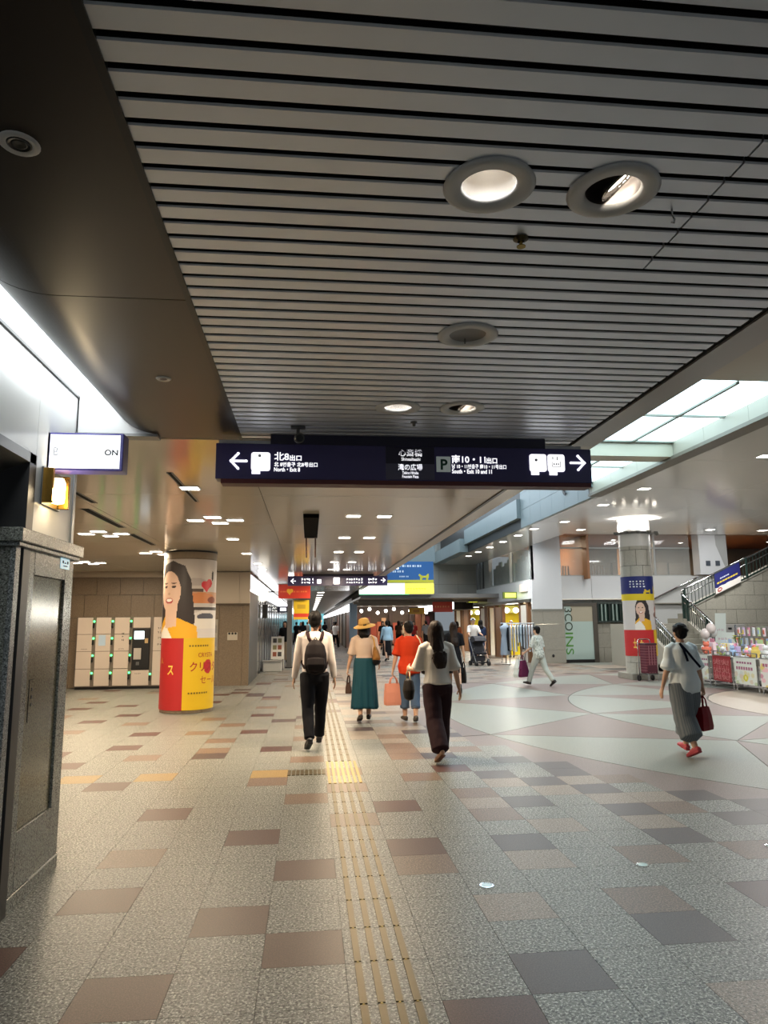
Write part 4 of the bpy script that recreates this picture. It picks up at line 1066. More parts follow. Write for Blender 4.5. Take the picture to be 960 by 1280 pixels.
# ================================================================== SIGNS
def arrow_mb(cx, cz, s, dirn, y, m, parent):
    b = MB(); w = .24*s
    def seg(a, c):
        b.bar((cx+dirn*a[0]*s, y, cz+a[1]*s), (cx+dirn*c[0]*s, y, cz+c[1]*s), w, .006, up=(0,1,0))
        for p in (a, c): b.lathe([(.001,-.003),(w/2,-.003),(w/2,.003),(.001,.003)], (cx+dirn*p[0]*s, y, cz+p[1]*s), 10, axis='y')
    seg((-.8,0),(.75,0)); seg((.05,.82),(.82,0)); seg((.05,-.82),(.82,0))
    return b.build('arrow', m, parent)
def rounded(x0, x1, z0, z1, r, y0, y1):
    p = []
    for cx, cz, a in ((x1-r,z1-r,0),(x0+r,z1-r,90),(x0+r,z0+r,180),(x1-r,z0+r,270)):
        for k in range(5): q = radians(a+22.5*k); p.append((cx+r*cos(q), cz+r*sin(q)))
    return MB().prism(p, y0, y1, axis='y')
def build_main_sign():
    t = thing('direction_sign', 'long navy hanging direction sign with white arrows and lettering under the slatted ceiling', 'sign', (0, 5.0, 0), kind='thing')
    x0, x1, z0, z1 = -.675, 2.105, 2.615, 2.875
    MB().box(x0, x1, 0, .13, z0, z1).build('case', m_navy, t, bevel=.004)
    MB().box(-.29, 1.755, .01, .12, z1, 2.95).build('hanger_box', m_navyd, t)
    for xa, xb in ((-.66,-.29),(1.755,2.04)): MB().box(xa, xb, .03, .12, z1+.0, z1+.03).build('top_plate', m_ring, t)
    MB().box(x0+.04, x1-.01, -.002, .13, z0-.032, z0).build('bottom_trim', m_redtrim, t)
    MB().box(.545,.905,-.004,0,2.625,2.742).build('grey_panel', mat('sign_grey','#57566e',.4), t)
    MB().box(.545,.905,-.004,0,2.742,2.87).build('dark_panel', m_navyd, t)
    arrow_mb(-.512, 2.745, .068, -1, -.004, m_txtw, t); arrow_mb(1.995, 2.768, .066, 1, -.004, m_txtw, t)
    w = m_txtw; y = -.004
    p = rounded(-.425,-.29,2.675,2.81,.018,-.006,0).build('pictogram', w, t); MB().box(-.42,-.36,-.006,0,2.652,2.675).build('caption', w, p)
    def wc(x0_, dx, par):
        b = MB().lathe([(.001,-.0085),(.011,-.0085),(.011,-.006)], (x0_+dx*.5,0,2.785), 8, axis='y'); b.build('symbol', mat('symbol_grey','#6f6d80',.5), par)
    wc(-.425,.12,p)
    T = lambda body, loc, fit, bold=.012, m=None: text('lettering', body, (loc[0], y, loc[1]), fit, m or w, t, bold=bold)
    T('北8', (-.262,2.752), (.105,.062), .012); T('出口', (-.152,2.752), (.085,.042), .02)
    T('北 8번출구 北8号出口', (-.262,2.708), (.31,.034), .015); T('North・Exit 8', (-.262,2.672), (.185,.030), .018)
    T('心斎橋', (.64,2.797), (.175,.055), .012); T('Shinsaibashi', (.66,2.765), (.14,.024), .015)
    T('滝の広場', (.635,2.692), (.18,.05), .012); T('Takino Hiroba', (.665,2.664), (.12,.022), .015); T('Fountain Plaza', (.665,2.636), (.12,.022), .015)
    pk = MB().box(.92,1.025,-.006,0,2.685,2.80).build('parking_plate', mat('parking_grey','#8b9290',.4,emit='#8f9894',estr=.35), t)
    text('lettering', 'P', (.95,-.0085,2.70), (.052,.08), mat('parking_green','#0d4a34',.5), pk, bold=.03)
    T('南10・11', (1.035,2.752), (.255,.062), .015); T('出口', (1.297,2.752), (.08,.046), .02)
    T('남 10・11번출구 南10・11号出口', (1.035,2.712), (.41,.034), .012); T('South・Exit 10 and 11', (1.035,2.675), (.30,.032), .018)
    for xa in (1.625,1.765):
        p = rounded(xa,xa+.13,2.698,2.83,.018,-.006,0).build('pictogram', w, t); MB().box(xa+.01,xa+.07,-.006,0,2.672,2.698).build('caption', w, p)
        if xa < 1.7: wc(xa,.1,p)
        else:
            gl = mat('symbol_grey','#6f6d80',.5); b = MB()
            b.box(xa+.03,xa+.034,-.0085,-.006,2.74,2.775).box(xa+.095,xa+.099,-.0085,-.006,2.74,2.775).box(xa+.03,xa+.099,-.0085,-.006,2.735,2.739)
            b.box(xa+.036,xa+.042,-.0085,-.006,2.79,2.812).box(xa+.07,xa+.076,-.0085,-.006,2.785,2.812)
            for k in range(3): b.box(xa+.044+.016*k,xa+.052+.016*k,-.0085,-.006,2.748,2.762)
            b.build('symbol', gl, p)
build_main_sign()
def build_far_signs():
    t = thing('direction_sign', 'second navy direction sign hanging farther down the hall', 'sign', (0, 20, 0), kind='thing')
    MB().box(-.62, 2.2, 0, .14, 2.62, 2.89).build('case', m_navy, t, bevel=.004)
    MB().box(-.2,1.8,.02,.12,2.89,2.95).build('hanger_box', m_navyd, t)
    arrow_mb(-.46, 2.75, .075, -1, -.004, m_txtw, t); arrow_mb(2.07, 2.77, .07, 1, -.004, m_txtw, t)
    b = MB()
    for z, h in ((2.76,.07),(2.68,.05)):
        scribble(b, (-.24,0,z), .36, h, 5, seed=3, t=.004); scribble(b, (1.02,0,z), .5, h, 7, seed=4, t=.004); scribble(b, (.66,0,z), .16, h, 2, seed=9, t=.004); scribble(b, (1.62,0,z), .3, h, 4, seed=5, t=.004)
    b.build('lettering', m_txtw, t)
    rounded(.66,.84,2.66,2.85,.02,-.004,0).build('pictogram', m_txtw, t); rounded(.2,.32,2.68,2.8,.02,-.004,0).build('pictogram', m_txtw, t)
    t = thing('bulb_sign', 'small glowing white figure above the left end of the second sign', 'sign', (-.55, 21.0, 2.9), kind='thing')
    MB().sphere((0,0,0),.09,.04,.12,10,8).build('glass', mat('soft_lit','#ffffff',.5,emit='#ffffff',estr=1.8), t, smooth=True); MB().box(-.04,.04,-.03,.03,-.2,-.1).build('stem', m_whitem, t)
    def banner(name, label, x, y, z0, w, h, layers, hang=None, text_=None):
        t = thing(name, label, 'banner', (x, y, 0), kind='thing')
        MB().box(0,w,.002,.012,z0,z0+h).build('cloth', mat('banner_back','#8a3028',.7), t)
        printed('printed_face', w, h, max(.02, w/46), lambda u, v: (u, 0, z0+v), layers, m_ink, t)
        MB().tube([(-.03,.005,z0+h),(w+.03,.005,z0+h)], .014, 6).build('rod', m_gmetal, t)
        if hang:
            for q in (.08, w-.08): MB().tube([(q,.005,z0+h),(q,.005,hang)], .006, 4).build('cord', m_gmetal, t)
        return t
    def marks(x0, z, n, s, c): return [('r', x0+k*s*1.25, z, x0+k*s*1.25+s*(.9 if k%2 else .6), z+s, c) for k in range(n)]
    banner('hanging_banner', 'red banner with yellow heart hanging under the left end of the second sign', -1.05, 24, 2.40, 1.07, .48, [('r',0,0,1.07,.48,'#b8321f'),('e',.33,.25,.06,.07,'#d9a52c'),('e',.43,.26,.06,.07,'#d9a52c'),('p',[(.27,.24),(.49,.25),(.38,.12)],'#d9a52c')]+marks(.08,.2,3,.055,'#d06a3a')+marks(.52,.2,6,.06,'#d06a3a'), ZC)
    banner('hanging_banner', 'yellow and red banner below the red heart banner', -.54, 24.2, 1.7, .52, .66, [('r',0,0,.52,.66,'#c7a71c'),('r',0,.08,.52,.2,'#b8321f'),('r',0,0,.52,.08,'#c9a02a'),('r',.12,.36,.4,.5,'#a58a20')], ZC)
    banner('hanging_banner', 'red hanging banner over the far shops on the right', 5.75, 33, 2.03, .95, .5, [('r',0,0,.95,.5,'#c03a26')]+marks(.1,.2,6,.1,'#d98a5a'), 2.62)
    banner('hanging_banner', 'yellow hanging banner among the far shops', 4.7, 33.5, 1.95, .75, .3, [('r',0,0,.75,.3,'#c79a1c'),('r',.2,.08,.5,.2,'#a5701a')], 2.62)
    # blue town banner and its lit yellow-white sign across the far side of the void
    t = thing('blue_wall_banner', 'blue banner with pale writing and a yellow dog above the lit sign across the hall', 'banner', (3.35, 30.6, 0), kind='thing')
    W, H = 2.05, .92
    L = [('r',0,0,W,H,'#1f5fa0'),('r',0,0,W,.13,'#c9c830')]
    L += [('p',[(1.45,.12),(1.45,.25),(1.38,.33),(1.42,.38),(1.5,.33),(1.56,.3),(1.72,.3),(1.82,.4),(1.85,.3),(1.8,.12),(1.72,.12),(1.70,.22),(1.56,.22),(1.54,.12)],'#c9c830')]
    L += marks(.55,.68,9,.09,'#cfe2f2')+marks(.12,.45,6,.085,'#cfe2f2')+marks(.5,.25,9,.04,'#cfe2f2')
    MB().box(0,W,.0,.05,3.28,3.28+H).build('board', mat('board_blue','#1a4a80',.5), t)
    printed('printed_face', W, H, .03, lambda u, v: (u, -.004, 3.28+v), L, m_ink, t)
    t = thing('lit_wall_sign', 'long glowing white sign shading to yellow with a green lower edge under the blue banner', 'sign', (2.1, 30.5, 0), kind='thing')
    MB().box(0,3.3,0,.14,2.74,3.27).build('case', m_gmetal, t)
    MB().box(.02,2.0,-.006,0,2.79,3.25).build('white_face', mat('sign_white_lit','#ffffff',.5,emit='#fdfff0',estr=1.6), t)
    MB().box(2.0,3.28,-.006,0,2.79,3.25).build('yellow_face', mat('sign_yellow_lit','#ffee55',.5,emit='#f6ea3a',estr=1.3), t)
    MB().box(.02,2.2,-.008,0,2.75,2.79).build('green_edge', mat('sign_green','#3fae7a',.5,emit='#2fae72',estr=.6), t)
    b = MB(); scribble(b, (2.1,0,2.95), .9, .1, 7, seed=21, t=.008); scribble(b, (.9,0,2.86), .9, .06, 8, seed=22, t=.008); b.build('lettering', mat('sign_olive_ink','#a59a20',.5), t)
    MB().box(3.3,5.4,31.02,31.2,2.6,4.4).box(2.1,5.5,30.7,31.2,4.2,6.2).build('wall_void_far', m_teal, kind='structure')
    t = thing('square_light', 'white square light hanging below a blue-grey box at the ceiling edge', 'sign', (2.97, 25, 0), kind='thing')
    MB().box(-.18,.18,-.04,.04,3.46,3.84).build('lit_face', mat('square_lit','#ffffff',.5,emit='#f4fbff',estr=1.8), t); MB().box(-.17,.17,-.03,.05,3.84,6.2).build('hanger', mat('hanger_blue','#8fb2bd',.4), t)
    # bits by the left shops
    t = thing('round_sign', 'round white lit sign projecting from the first left shop', 'sign', (-1.45, 22.2, 2.44), kind='thing')
    MB().lathe([(.001,-.05),(.19,-.05),(.2,0),(.19,.05),(.001,.05)], seg=20, axis='y').build('disc', mat('soft_lit2','#f3f0e6',.5,emit='#fff6e2',estr=.9), t); MB().box(-.13,-.1,-.03,.03,-.1,.1).build('bracket', m_dmetal, t)
    t = thing('bracket_sign', 'small dark projecting sign with a white window along the left shops', 'sign', (-1.2, 33, 2.2), kind='thing')
    MB().box(-.28,.28,-.05,.05,-.14,.14).build('case', m_navyd, t); MB().box(-.15,.12,-.06,-.05,-.07,.07).build('lit_face', mat('soft_lit','#ffffff',.5,emit='#ffffff',estr=1.8), t); MB().box(-.38,-.28,-.02,.02,-.03,.03).build('bracket', m_gmetal, t)
    t = thing('lamp_post_bracket', 'thin dark hanging bracket in front of the left shops', 'bracket', (-1.5, 24, 0), kind='thing')
    MB().tube([(.32,0,2.62),(.05,0,2.62),(.02,0,2.55),(.02,0,2.2)], .025, 6).build('arm', m_dmetal, t); MB().box(-.05,.09,-.06,.06,1.75,2.2).build('fitting', m_dmetal, t)
    t = thing('slim_post', 'slim grey post standing in the walkway by the left shops', 'post', (-.72, 26, 0), kind='thing')
    MB().box(-.09,.09,-.07,.07,0,2.4).build('shaft', m_gmetal, t); MB().box(-.14,.14,-.14,.14,0,.03).build('base', m_dmetal, t)
    t = thing('menu_board', 'white folding board with small pictures in front of the left shops', 'board', (-1.1, 25, 0))
    b = MB().prism([(0,.35),(.05,.35),(.22,1.12),(.17,1.12)], -.22, .22, axis='x'); b.build('front_board', m_whitem, t)
    MB().prism([(.4,.0),(.45,.0),(.24,1.12),(.2,1.12)], -.22, .22, axis='x').build('rear_board', m_whitem, t)
    for x in (-.2,.17): MB().prism([(-.07,0),(-.03,0),(.03,.36),(.0,.36)], x, x+.04, axis='x').build('leg', m_gmetal, t)
    r = random.Random(3)
    for k in range(6):
        x = -.16+.17*(k % 2); z = .45+.23*(k//2); yy = (z-.35)*.22-.006
        MB().prism([(yy,z),(yy+.01,z),(yy+.04,z+.15),(yy+.03,z+.15)], x, x+.13, axis='x').build('picture', mat('menu_pic%d' % (k%3), ('#8a4a34','#3a3a3a','#7d7a58')[k%3], .6), t)
    t = thing('planter_box', 'low pale box at the foot of the left shop windows', 'box', (-1.22, 24.2, 0))
    MB().box(-.3,.3,-.2,.2,0,.32).build('body', mat('pale_box','#b5b6b3',.5), t, bevel=.02); MB().box(-.32,.32,-.22,.22,.32,.36).build('lid', m_grey, t)
build_far_signs()

# ================================================================== PEOPLE
def ring_tube(mb, rings, seg=14, side=(1,0,0)):
    """rings: (point, a, b) elliptical sections, a along the side vector; rounded ends"""
    side = Vector(side); P = [Vector(r[0]) for r in rings]; n = len(P); idx = []
    for k in range(n):
        t = (P[min(k+1,n-1)]-P[max(k-1,0)]).normalized()
        u = side - t*side.dot(t)
        if u.length < .2: u = Vector((0,1,0)) - t*t.y
        u.normalize(); w = t.cross(u)
        i = len(mb.v); idx.append(i)
        for q in range(seg):
            a = 2*pi*q/seg; mb.v.append(tuple(P[k]+u*cos(a)*rings[k][1]+w*sin(a)*rings[k][2]))
    for k in range(n-1):
        for q in range(seg):
            a, b = idx[k], idx[k+1]; mb.f.append((a+q, a+(q+1)%seg, b+(q+1)%seg, b+q)); mb.m.append(0)
    for end, k in ((0,0),(1,n-1)):
        t = (P[1]-P[0]).normalized()*-1 if end == 0 else (P[-1]-P[-2]).normalized()
        i = len(mb.v); mb.v.append(tuple(P[k]+t*min(rings[k][1],rings[k][2])*.6))
        for q in range(seg):
            f_ = (i, idx[k]+(q+1)%seg, idx[k]+q) if end == 0 else (i, idx[k]+q, idx[k]+(q+1)%seg)
            mb.f.append(f_); mb.m.append(0)
    return mb
def fuse(name, mb, voxel, m, smooth=2, folds=None):
    """one continuous surface from overlapping tubes"""
    me = bpy.data.meshes.new(name); me.from_pydata(mb.v, [], mb.f); me.update()
    o = bpy.data.objects.new(name, me)
    r = o.modifiers.new('r', 'REMESH'); r.mode = 'VOXEL'; r.voxel_size = voxel
    if smooth: s = o.modifiers.new('s', 'SMOOTH'); s.iterations = smooth; s.factor = .5
    out, d = evaluated_mesh(o); bpy.data.meshes.remove(d)
    if folds:
        amp, sc, sd = folds
        n = len(out.vertices); co = [0.0]*3*n; no = [0.0]*3*n
        out.vertices.foreach_get('co', co); out.vertices.foreach_get('normal', no)
        for k in range(n):
            p = Vector(co[3*k:3*k+3]); q = noise.noise(Vector((p.x*sc[0]+sd, p.y*sc[1], p.z*sc[2]))) + .5*noise.noise(Vector((p.x*sc[0]*2.1+sd, p.y*sc[1]*2.1, p.z*sc[2]*2.1)))
            for e in range(3): co[3*k+e] += no[3*k+e]*q*amp
        out.vertices.foreach_set('co', co)
    out.materials.clear(); out.materials.append(m); out.name = name
    out.polygons.foreach_set('use_smooth', [True]*len(out.polygons)); out.update()
    return out
def rotx(v, a): return Vector((v[0], v[1]*cos(a)-v[2]*sin(a), v[1]*sin(a)+v[2]*cos(a)))

SKIN = mat('skin', '#c39a80', .5); SKIN2 = mat('skin_tan', '#b08768', .5)
HAIR = mat('black_hair', '#100c0b', .6, spec=.2, bump=(60,.4)); HAIRB = mat('dark_brown_hair', '#20130d', .55, spec=.25, bump=(60,.4))
class Fig: pass
def skeleton(H, pose):
    """joints of a figure facing +Y. pose: legs (hip swing, knee bend, foot pitch) and arms (swing, out, elbow, inward), degrees; lean, head turn"""
    s = H/1.70; J = Fig(); J.s = s; P = pose
    lean = radians(P.get('lean', 3))
    def L(v): return rotx((v[0]*s, v[1]*s, v[2]*s-.9*s), -lean)+Vector((0,0,.9*s))
    J.L = L
    J.leg = {}; J.foot = {}
    for sd, k in ((-1,'legL'),(1,'legR')):
        a, kn, fp = [radians(x) for x in P[k]]
        hip = Vector((sd*.088*s, 0, .88*s)); kd = Vector((0, sin(a), -cos(a)))
        knee = hip+kd*.42*s; sdir = Vector((0, sin(a-kn), -cos(a-kn))); ank = knee+sdir*.40*s+Vector((sd*-.012*s,0,0))
        fd = Vector((sd*.12, cos(fp), sin(fp))).normalized(); up = Vector((0,-sin(fp),cos(fp)))
        heel = ank-fd*.055*s-up*.055*s; toe = ank+fd*.165*s-up*.055*s
        J.leg[sd] = (hip, knee, ank); J.foot[sd] = (ank, heel, toe, fd, up)
    low = min(min(J.foot[q][1].z, J.foot[q][2].z) for q in (-1,1))
    J.drop = -low+.022*s
    J.arm = {}
    for sd, k in ((-1,'armL'),(1,'armR')):
        a, o, e, inn = [radians(x) for x in P[k]]
        sh = L((sd*.178, -.005, 1.375)); d = Vector((sd*sin(o), sin(a)*cos(o), -cos(a)*cos(o)))
        el = sh+d*.285*s; d2 = rotx(d, e)
        d2 = Vector((d2.x*cos(inn)-sd*sin(inn)*1.0, d2.y, d2.z)).normalized() if inn else d2
        wr = el+d2*.245*s; J.arm[sd] = (sh, el, wr, d2)
    return J
def arm_rings(J, sd, add=0, upto=1.0, cuff=None):
    s = J.s; sh, el, wr, d = J.arm[sd]; ins = J.L((sd*.10, -.005, 1.395))
    R = [(ins,.06*s+add,.05*s+add),(sh,.053*s+add,.05*s+add),(sh+(el-sh)*.5,.043*s+add,.043*s+add),(el,.037*s+add,.037*s+add),(el+(wr-el)*.3,.037*s+add,.036*s+add),(wr,.024*s+add,.02*s+add)]
    if upto <= .5: R = R[:2]+[(sh+(el-sh)*.5,.052*s+add,.052*s+add),(sh+(el-sh)*upto*2,(cuff or .056)*s+add,(cuff or .056)*s+add)]
    return R
def hand_tubes(mb, J, sd, grip, fine):
    """palm, four bent fingers of unequal length and a thumb from the side of the palm"""
    s = J.s; sh, el, wr, d = J.arm[sd]; x = Vector((1,0,0)); w = x.cross(d); w = (w if w.length > .1 else Vector((0,1,0))).normalized()
    w = w if w.y >= 0 or abs(w.y) < .2 else -w
    n = Vector((-sd,0,0)); n = (n-d*n.dot(d)).normalized()
    pal = wr+d*.085*s
    ring_tube(mb, [(wr-d*.02*s,.021*s,.024*s),(wr+d*.03*s,.014*s,.036*s),(pal,.013*s,.04*s)], 10, side=n)
    c = radians(75 if grip else 22)
    for k, (off, ln) in enumerate(((.030,.070),(.010,.080),(-.011,.074),(-.031,.058))):
        b = pal+w*off*s-d*.012*s; p = b; rr = .0095*s; pts = [(p, rr, rr)]; dd = d
        for q in range(3):
            ang = c*(.55+.5*q); dd = (d*cos(ang)+n*sin(ang)).normalized(); p = p+dd*ln*s*(.42,.33,.27)[q]*1.05; pts.append((p, rr*(1-.1*q), rr*(1-.1*q)))
        ring_tube(mb, pts, 7, side=w)
    tb = wr+d*.03*s+w*.034*s; t1 = tb+(d*.6+w*.55+n*.35).normalized()*.036*s; t2 = t1+(d*.85+n*(.6 if grip else .25)+w*.1).normalized()*.032*s
    ring_tube(mb, [(tb-w*.01*s,.013*s,.013*s),(t1,.0105*s,.0105*s),(t2,.009*s,.009*s)], 7, side=n)
    J.grip = getattr(J, 'grip', {}); J.grip[sd] = pal+n*.03*s+d*.01*s
def torso_rings(J, add=0, z0=.86, z1=1.43, fem=True, extra=None):
    T = [(.80,.135,.10),(.86,.152,.112),(.93,.158,.112),(1.02,.138,.098),(1.10,.124,.09),(1.20,.135,.10),(1.29,.152,.105),(1.36,.158,.094),(1.405,.12,.078),(1.43,.075,.062)]
    if not fem: T = [(.80,.13,.10),(.86,.145,.108),(.93,.147,.108),(1.02,.142,.104),(1.10,.142,.10),(1.20,.155,.105),(1.29,.17,.108),(1.36,.175,.096),(1.405,.13,.08),(1.43,.08,.064)]
    R = []
    for z, a, b in T:
        if z0-.001 <= z <= z1+.001:
            ad = add(z) if callable(add) else add
            R.append((J.L((0,-.005,z)), a*J.s+ad, b*J.s+ad))
    return R
def leg_rings(J, sd, add=0, flare=None, upto=1.0):
    s = J.s; hip, knee, ank = J.leg[sd]
    rs = [.088,.078,.060,.054,.050,.036] if not flare else flare
    pts = [hip+Vector((0,0,.03*s)), hip+(knee-hip)*.45, knee, knee+(ank-knee)*.3, knee+(ank-knee)*.6, ank]
    R = [(p, r*s+add, r*s+add) for p, r in zip(pts, rs)]
    if upto < 1: 
        k = 5; e = knee+(ank-knee)*upto; R = R[:4]+[(e, rs[4]*s+add, rs[4]*s+add)]
    return R
def body_mesh(J, pose, voxel, fem, m, neck=True):
    s = J.s; mb = MB()
    ring_tube(mb, torso_rings(J, -.006, fem=fem), 16)
    hd = Matrix.Rotation(radians(pose.get('turn', 0)), 3, 'Z'); tilt = radians(pose.get('nod', 0))
    base = J.L((0,0,1.45))
    def Hd(v): q = rotx((v[0]*s, v[1]*s, (v[2]-1.45)*s), -tilt); return hd @ q + base
    J.Hd = Hd; sv = hd @ Vector((1,0,0))
    ring_tube(mb, [(J.L((0,-.01,1.40)),.062*s,.06*s),(J.L((0,-.008,1.44)),.052*s,.054*s),(Hd((0,.0,1.51)),.05*s,.054*s)], 12)
    ring_tube(mb, [(Hd((0,y,z)), a*s, b*s) for z, a, b, y in ((1.487,.030,.034,.052),(1.505,.048,.062,.032),(1.54,.064,.084,.014),(1.58,.072,.094,.003),(1.62,.075,.097,-.004),(1.655,.068,.088,-.008),(1.68,.048,.064,-.01),(1.692,.022,.03,-.01))], 16, side=sv)
    ring_tube(mb, [(Hd((0,.088,1.605)),.010*s,.010*s),(Hd((0,.104,1.578)),.013*s,.012*s),(Hd((0,.112,1.562)),.016*s,.012*s)], 8, side=sv)
    ring_tube(mb, [(Hd((-.02,.092,1.535)),.008*s,.007*s),(Hd((.02,.092,1.535)),.008*s,.007*s)], 6, side=(0,0,1))
    for e in (-1,1): ring_tube(mb, [(Hd((e*.074,-.005,1.55)),.010*s,.016*s),(Hd((e*.083,-.012,1.585)),.012*s,.024*s),(Hd((e*.078,-.012,1.612)),.008*s,.016*s)], 8, side=sv)
    for sd in (-1,1):
        ring_tube(mb, arm_rings(J, sd), 12); hand_tubes(mb, J, sd, pose.get('gripL' if sd < 0 else 'gripR', False), True)
        ring_tube(mb, leg_rings(J, sd), 12)
        ank, heel, toe, fd, up = J.foot[sd]
        ring_tube(mb, [(heel+up*.035*s,.028*s,.03*s),(ank-up*.02*s+fd*.02*s,.034*s,.045*s),(ank+fd*.09*s-up*.035*s,.042*s,.024*s),(toe+up*.015*s,.036*s,.016*s)], 10)
    return fuse('body', mb, voxel, m, 1)
def shoes(J, m, par, voxel, sole=None, style='shoe'):
    s = J.s
    for sd in (-1,1):
        ank, heel, toe, fd, up = J.foot[sd]; mb = MB()
        if style == 'sandal':
            ring_tube(mb, [(heel-up*.004*s,.034*s,.012*s),(ank+fd*.05*s-up*.06*s,.036*s,.012*s),(toe-fd*.02*s-up*.002*s,.044*s,.012*s),(toe+fd*.015*s,.034*s,.01*s)], 10)
            ring_tube(mb, [(ank+fd*.09*s-up*.035*s-Vector((.045*s,0,0)),.01*s,.006*s),(ank+fd*.09*s-up*.008*s,.012*s,.006*s),(ank+fd*.09*s-up*.035*s+Vector((.045*s,0,0)),.01*s,.006*s)], 8, side=(0,1,0))
        else:
            hh = .075 if style == 'boot' else .05
            ring_tube(mb, [(heel-fd*.008*s+up*.03*s,.036*s,.034*s),(ank+fd*.02*s-up*.02*s,.044*s,.052*s),(ank+fd*.09*s-up*.033*s,.05*s,.032*s),(toe+fd*.005*s+up*.012*s,.042*s,.022*s)], 12)
            ring_tube(mb, [(heel-fd*.01*s-up*.003*s,.038*s,.014*s),(ank+fd*.05*s-up*.06*s,.04*s,.014*s),(toe+fd*.012*s-up*.003*s,.042*s,.013*s)], 10)
            if style == 'boot': ring_tube(mb, [(ank-up*.02*s,.046*s,.05*s),(ank+up*.06*s,.048*s,.052*s)], 12)
        link('shoe', fuse('shoe', mb, voxel, m, 1), par)
def skirt_mesh(J, z0, z1, ra, rb, pleats, m, amp=.02, sway=(0,0), swing=.0, seg=72, wide=None):
    """pleated tube of cloth from waist z1 down to hem z0; ra, rb half widths at waist and hem (x,y)"""
    s = J.s; mb = MB(); n = 18; rings = []
    for inner in (0, 1):
        ks = range(n+1) if not inner else range(n, -1, -1)
        for k in ks:
            f_ = k/n; z = (z1+(z0-z1)*f_)*s; i = len(mb.v); rings.append(i)
            ax = (ra[0]+(rb[0]-ra[0])*f_**.7)*s - .008*inner; ay = (ra[1]+(rb[1]-ra[1])*f_**.8)*s - .008*inner
            if f_ < .3: ax += .03*s*sin(f_/.3*pi/2*2)*.3
            for q in range(seg):
                a = 2*pi*q/seg; r = 1+amp/ max(ax,.1)*f_**.8*(sin(a*pleats)+.5*sin(a*pleats*.37+2))*.6
                mb.v.append((ax*cos(a)*r+sway[0]*f_**1.5*s, ay*sin(a)*r+sway[1]*f_**1.5*s, z+.01*s*f_*sin(3*a)))
    for a, b in zip(rings, rings[1:]):
        for q in range(seg): mb.f.append((a+q, b+q, b+(q+1)%seg, a+(q+1)%seg)); mb.m.append(0)
    a, b = rings[-1], rings[0]
    for q in range(seg): mb.f.append((a+q, b+q, b+(q+1)%seg, a+(q+1)%seg)); mb.m.append(0)
    return mb.mesh('skirt', m, True)
def hair_mesh(J, style, voxel, m):
    s = J.s; mb = MB(); Hd = J.Hd
    def el(c, rx, ry, rz): 
        n = len(mb.v); mb.sphere((0,0,0), rx*s, ry*s, rz*s, 14, 10); o = Hd(c)
        for k in range(n, len(mb.v)): mb.v[k] = tuple(Vector(mb.v[k])+o)
    el((0,-.024,1.632), .090, .106, .096)
    el((0,-.05,1.575), .080, .068, .075)
    el((0,.045,1.672), .066, .055, .032)
    for e in (-1,1): el((e*.066,-.005,1.625), .022, .058, .05)
    if style == 'short': el((0,-.06,1.535), .062, .04, .04)
    if style == 'curly':
        r = random.Random(4)
        for k in range(26):
            a = r.uniform(0,2*pi); b = r.uniform(-.2,1.4); el((.085*cos(a)*cos(b), -.025+.09*sin(a)*cos(b)*(1 if sin(a)<0 else .6), 1.625+.08*sin(b)), .026,.026,.024)
    if style in ('bob','long','mid'):
        L_ = {'bob':1.47,'mid':1.38,'long':1.12}[style]
        ring_tube(mb, [(Hd((0,-.035,1.60)),.088*s,.075*s),(Hd((0,-.05,1.5)),.088*s,.06*s),(J.L((0,-.10,min(1.43,L_+.1))),(.10 if style=='long' else .09)*s,.05*s)]+([(J.L((0,-.155,1.3)),.105*s,.045*s),(J.L((.005,-.16,1.2)),.095*s,.04*s),(J.L((.01,-.155,L_)),.06*s,.03*s)] if style == 'long' else [(J.L((.01,-.11,L_)),.085*s,.035*s)]), 16)
        for e in (-1,1): ring_tube(mb, [(Hd((e*.07,.0,1.62)),.03*s,.05*s),(Hd((e*.082,-.005,1.53)),.026*s,.045*s),(Hd((e*.08,-.02,1.46)),.02*s,.035*s)], 8)
    return fuse('hair', mb, voxel, m, 2, folds=(.006*s, (38,38,9), 3))
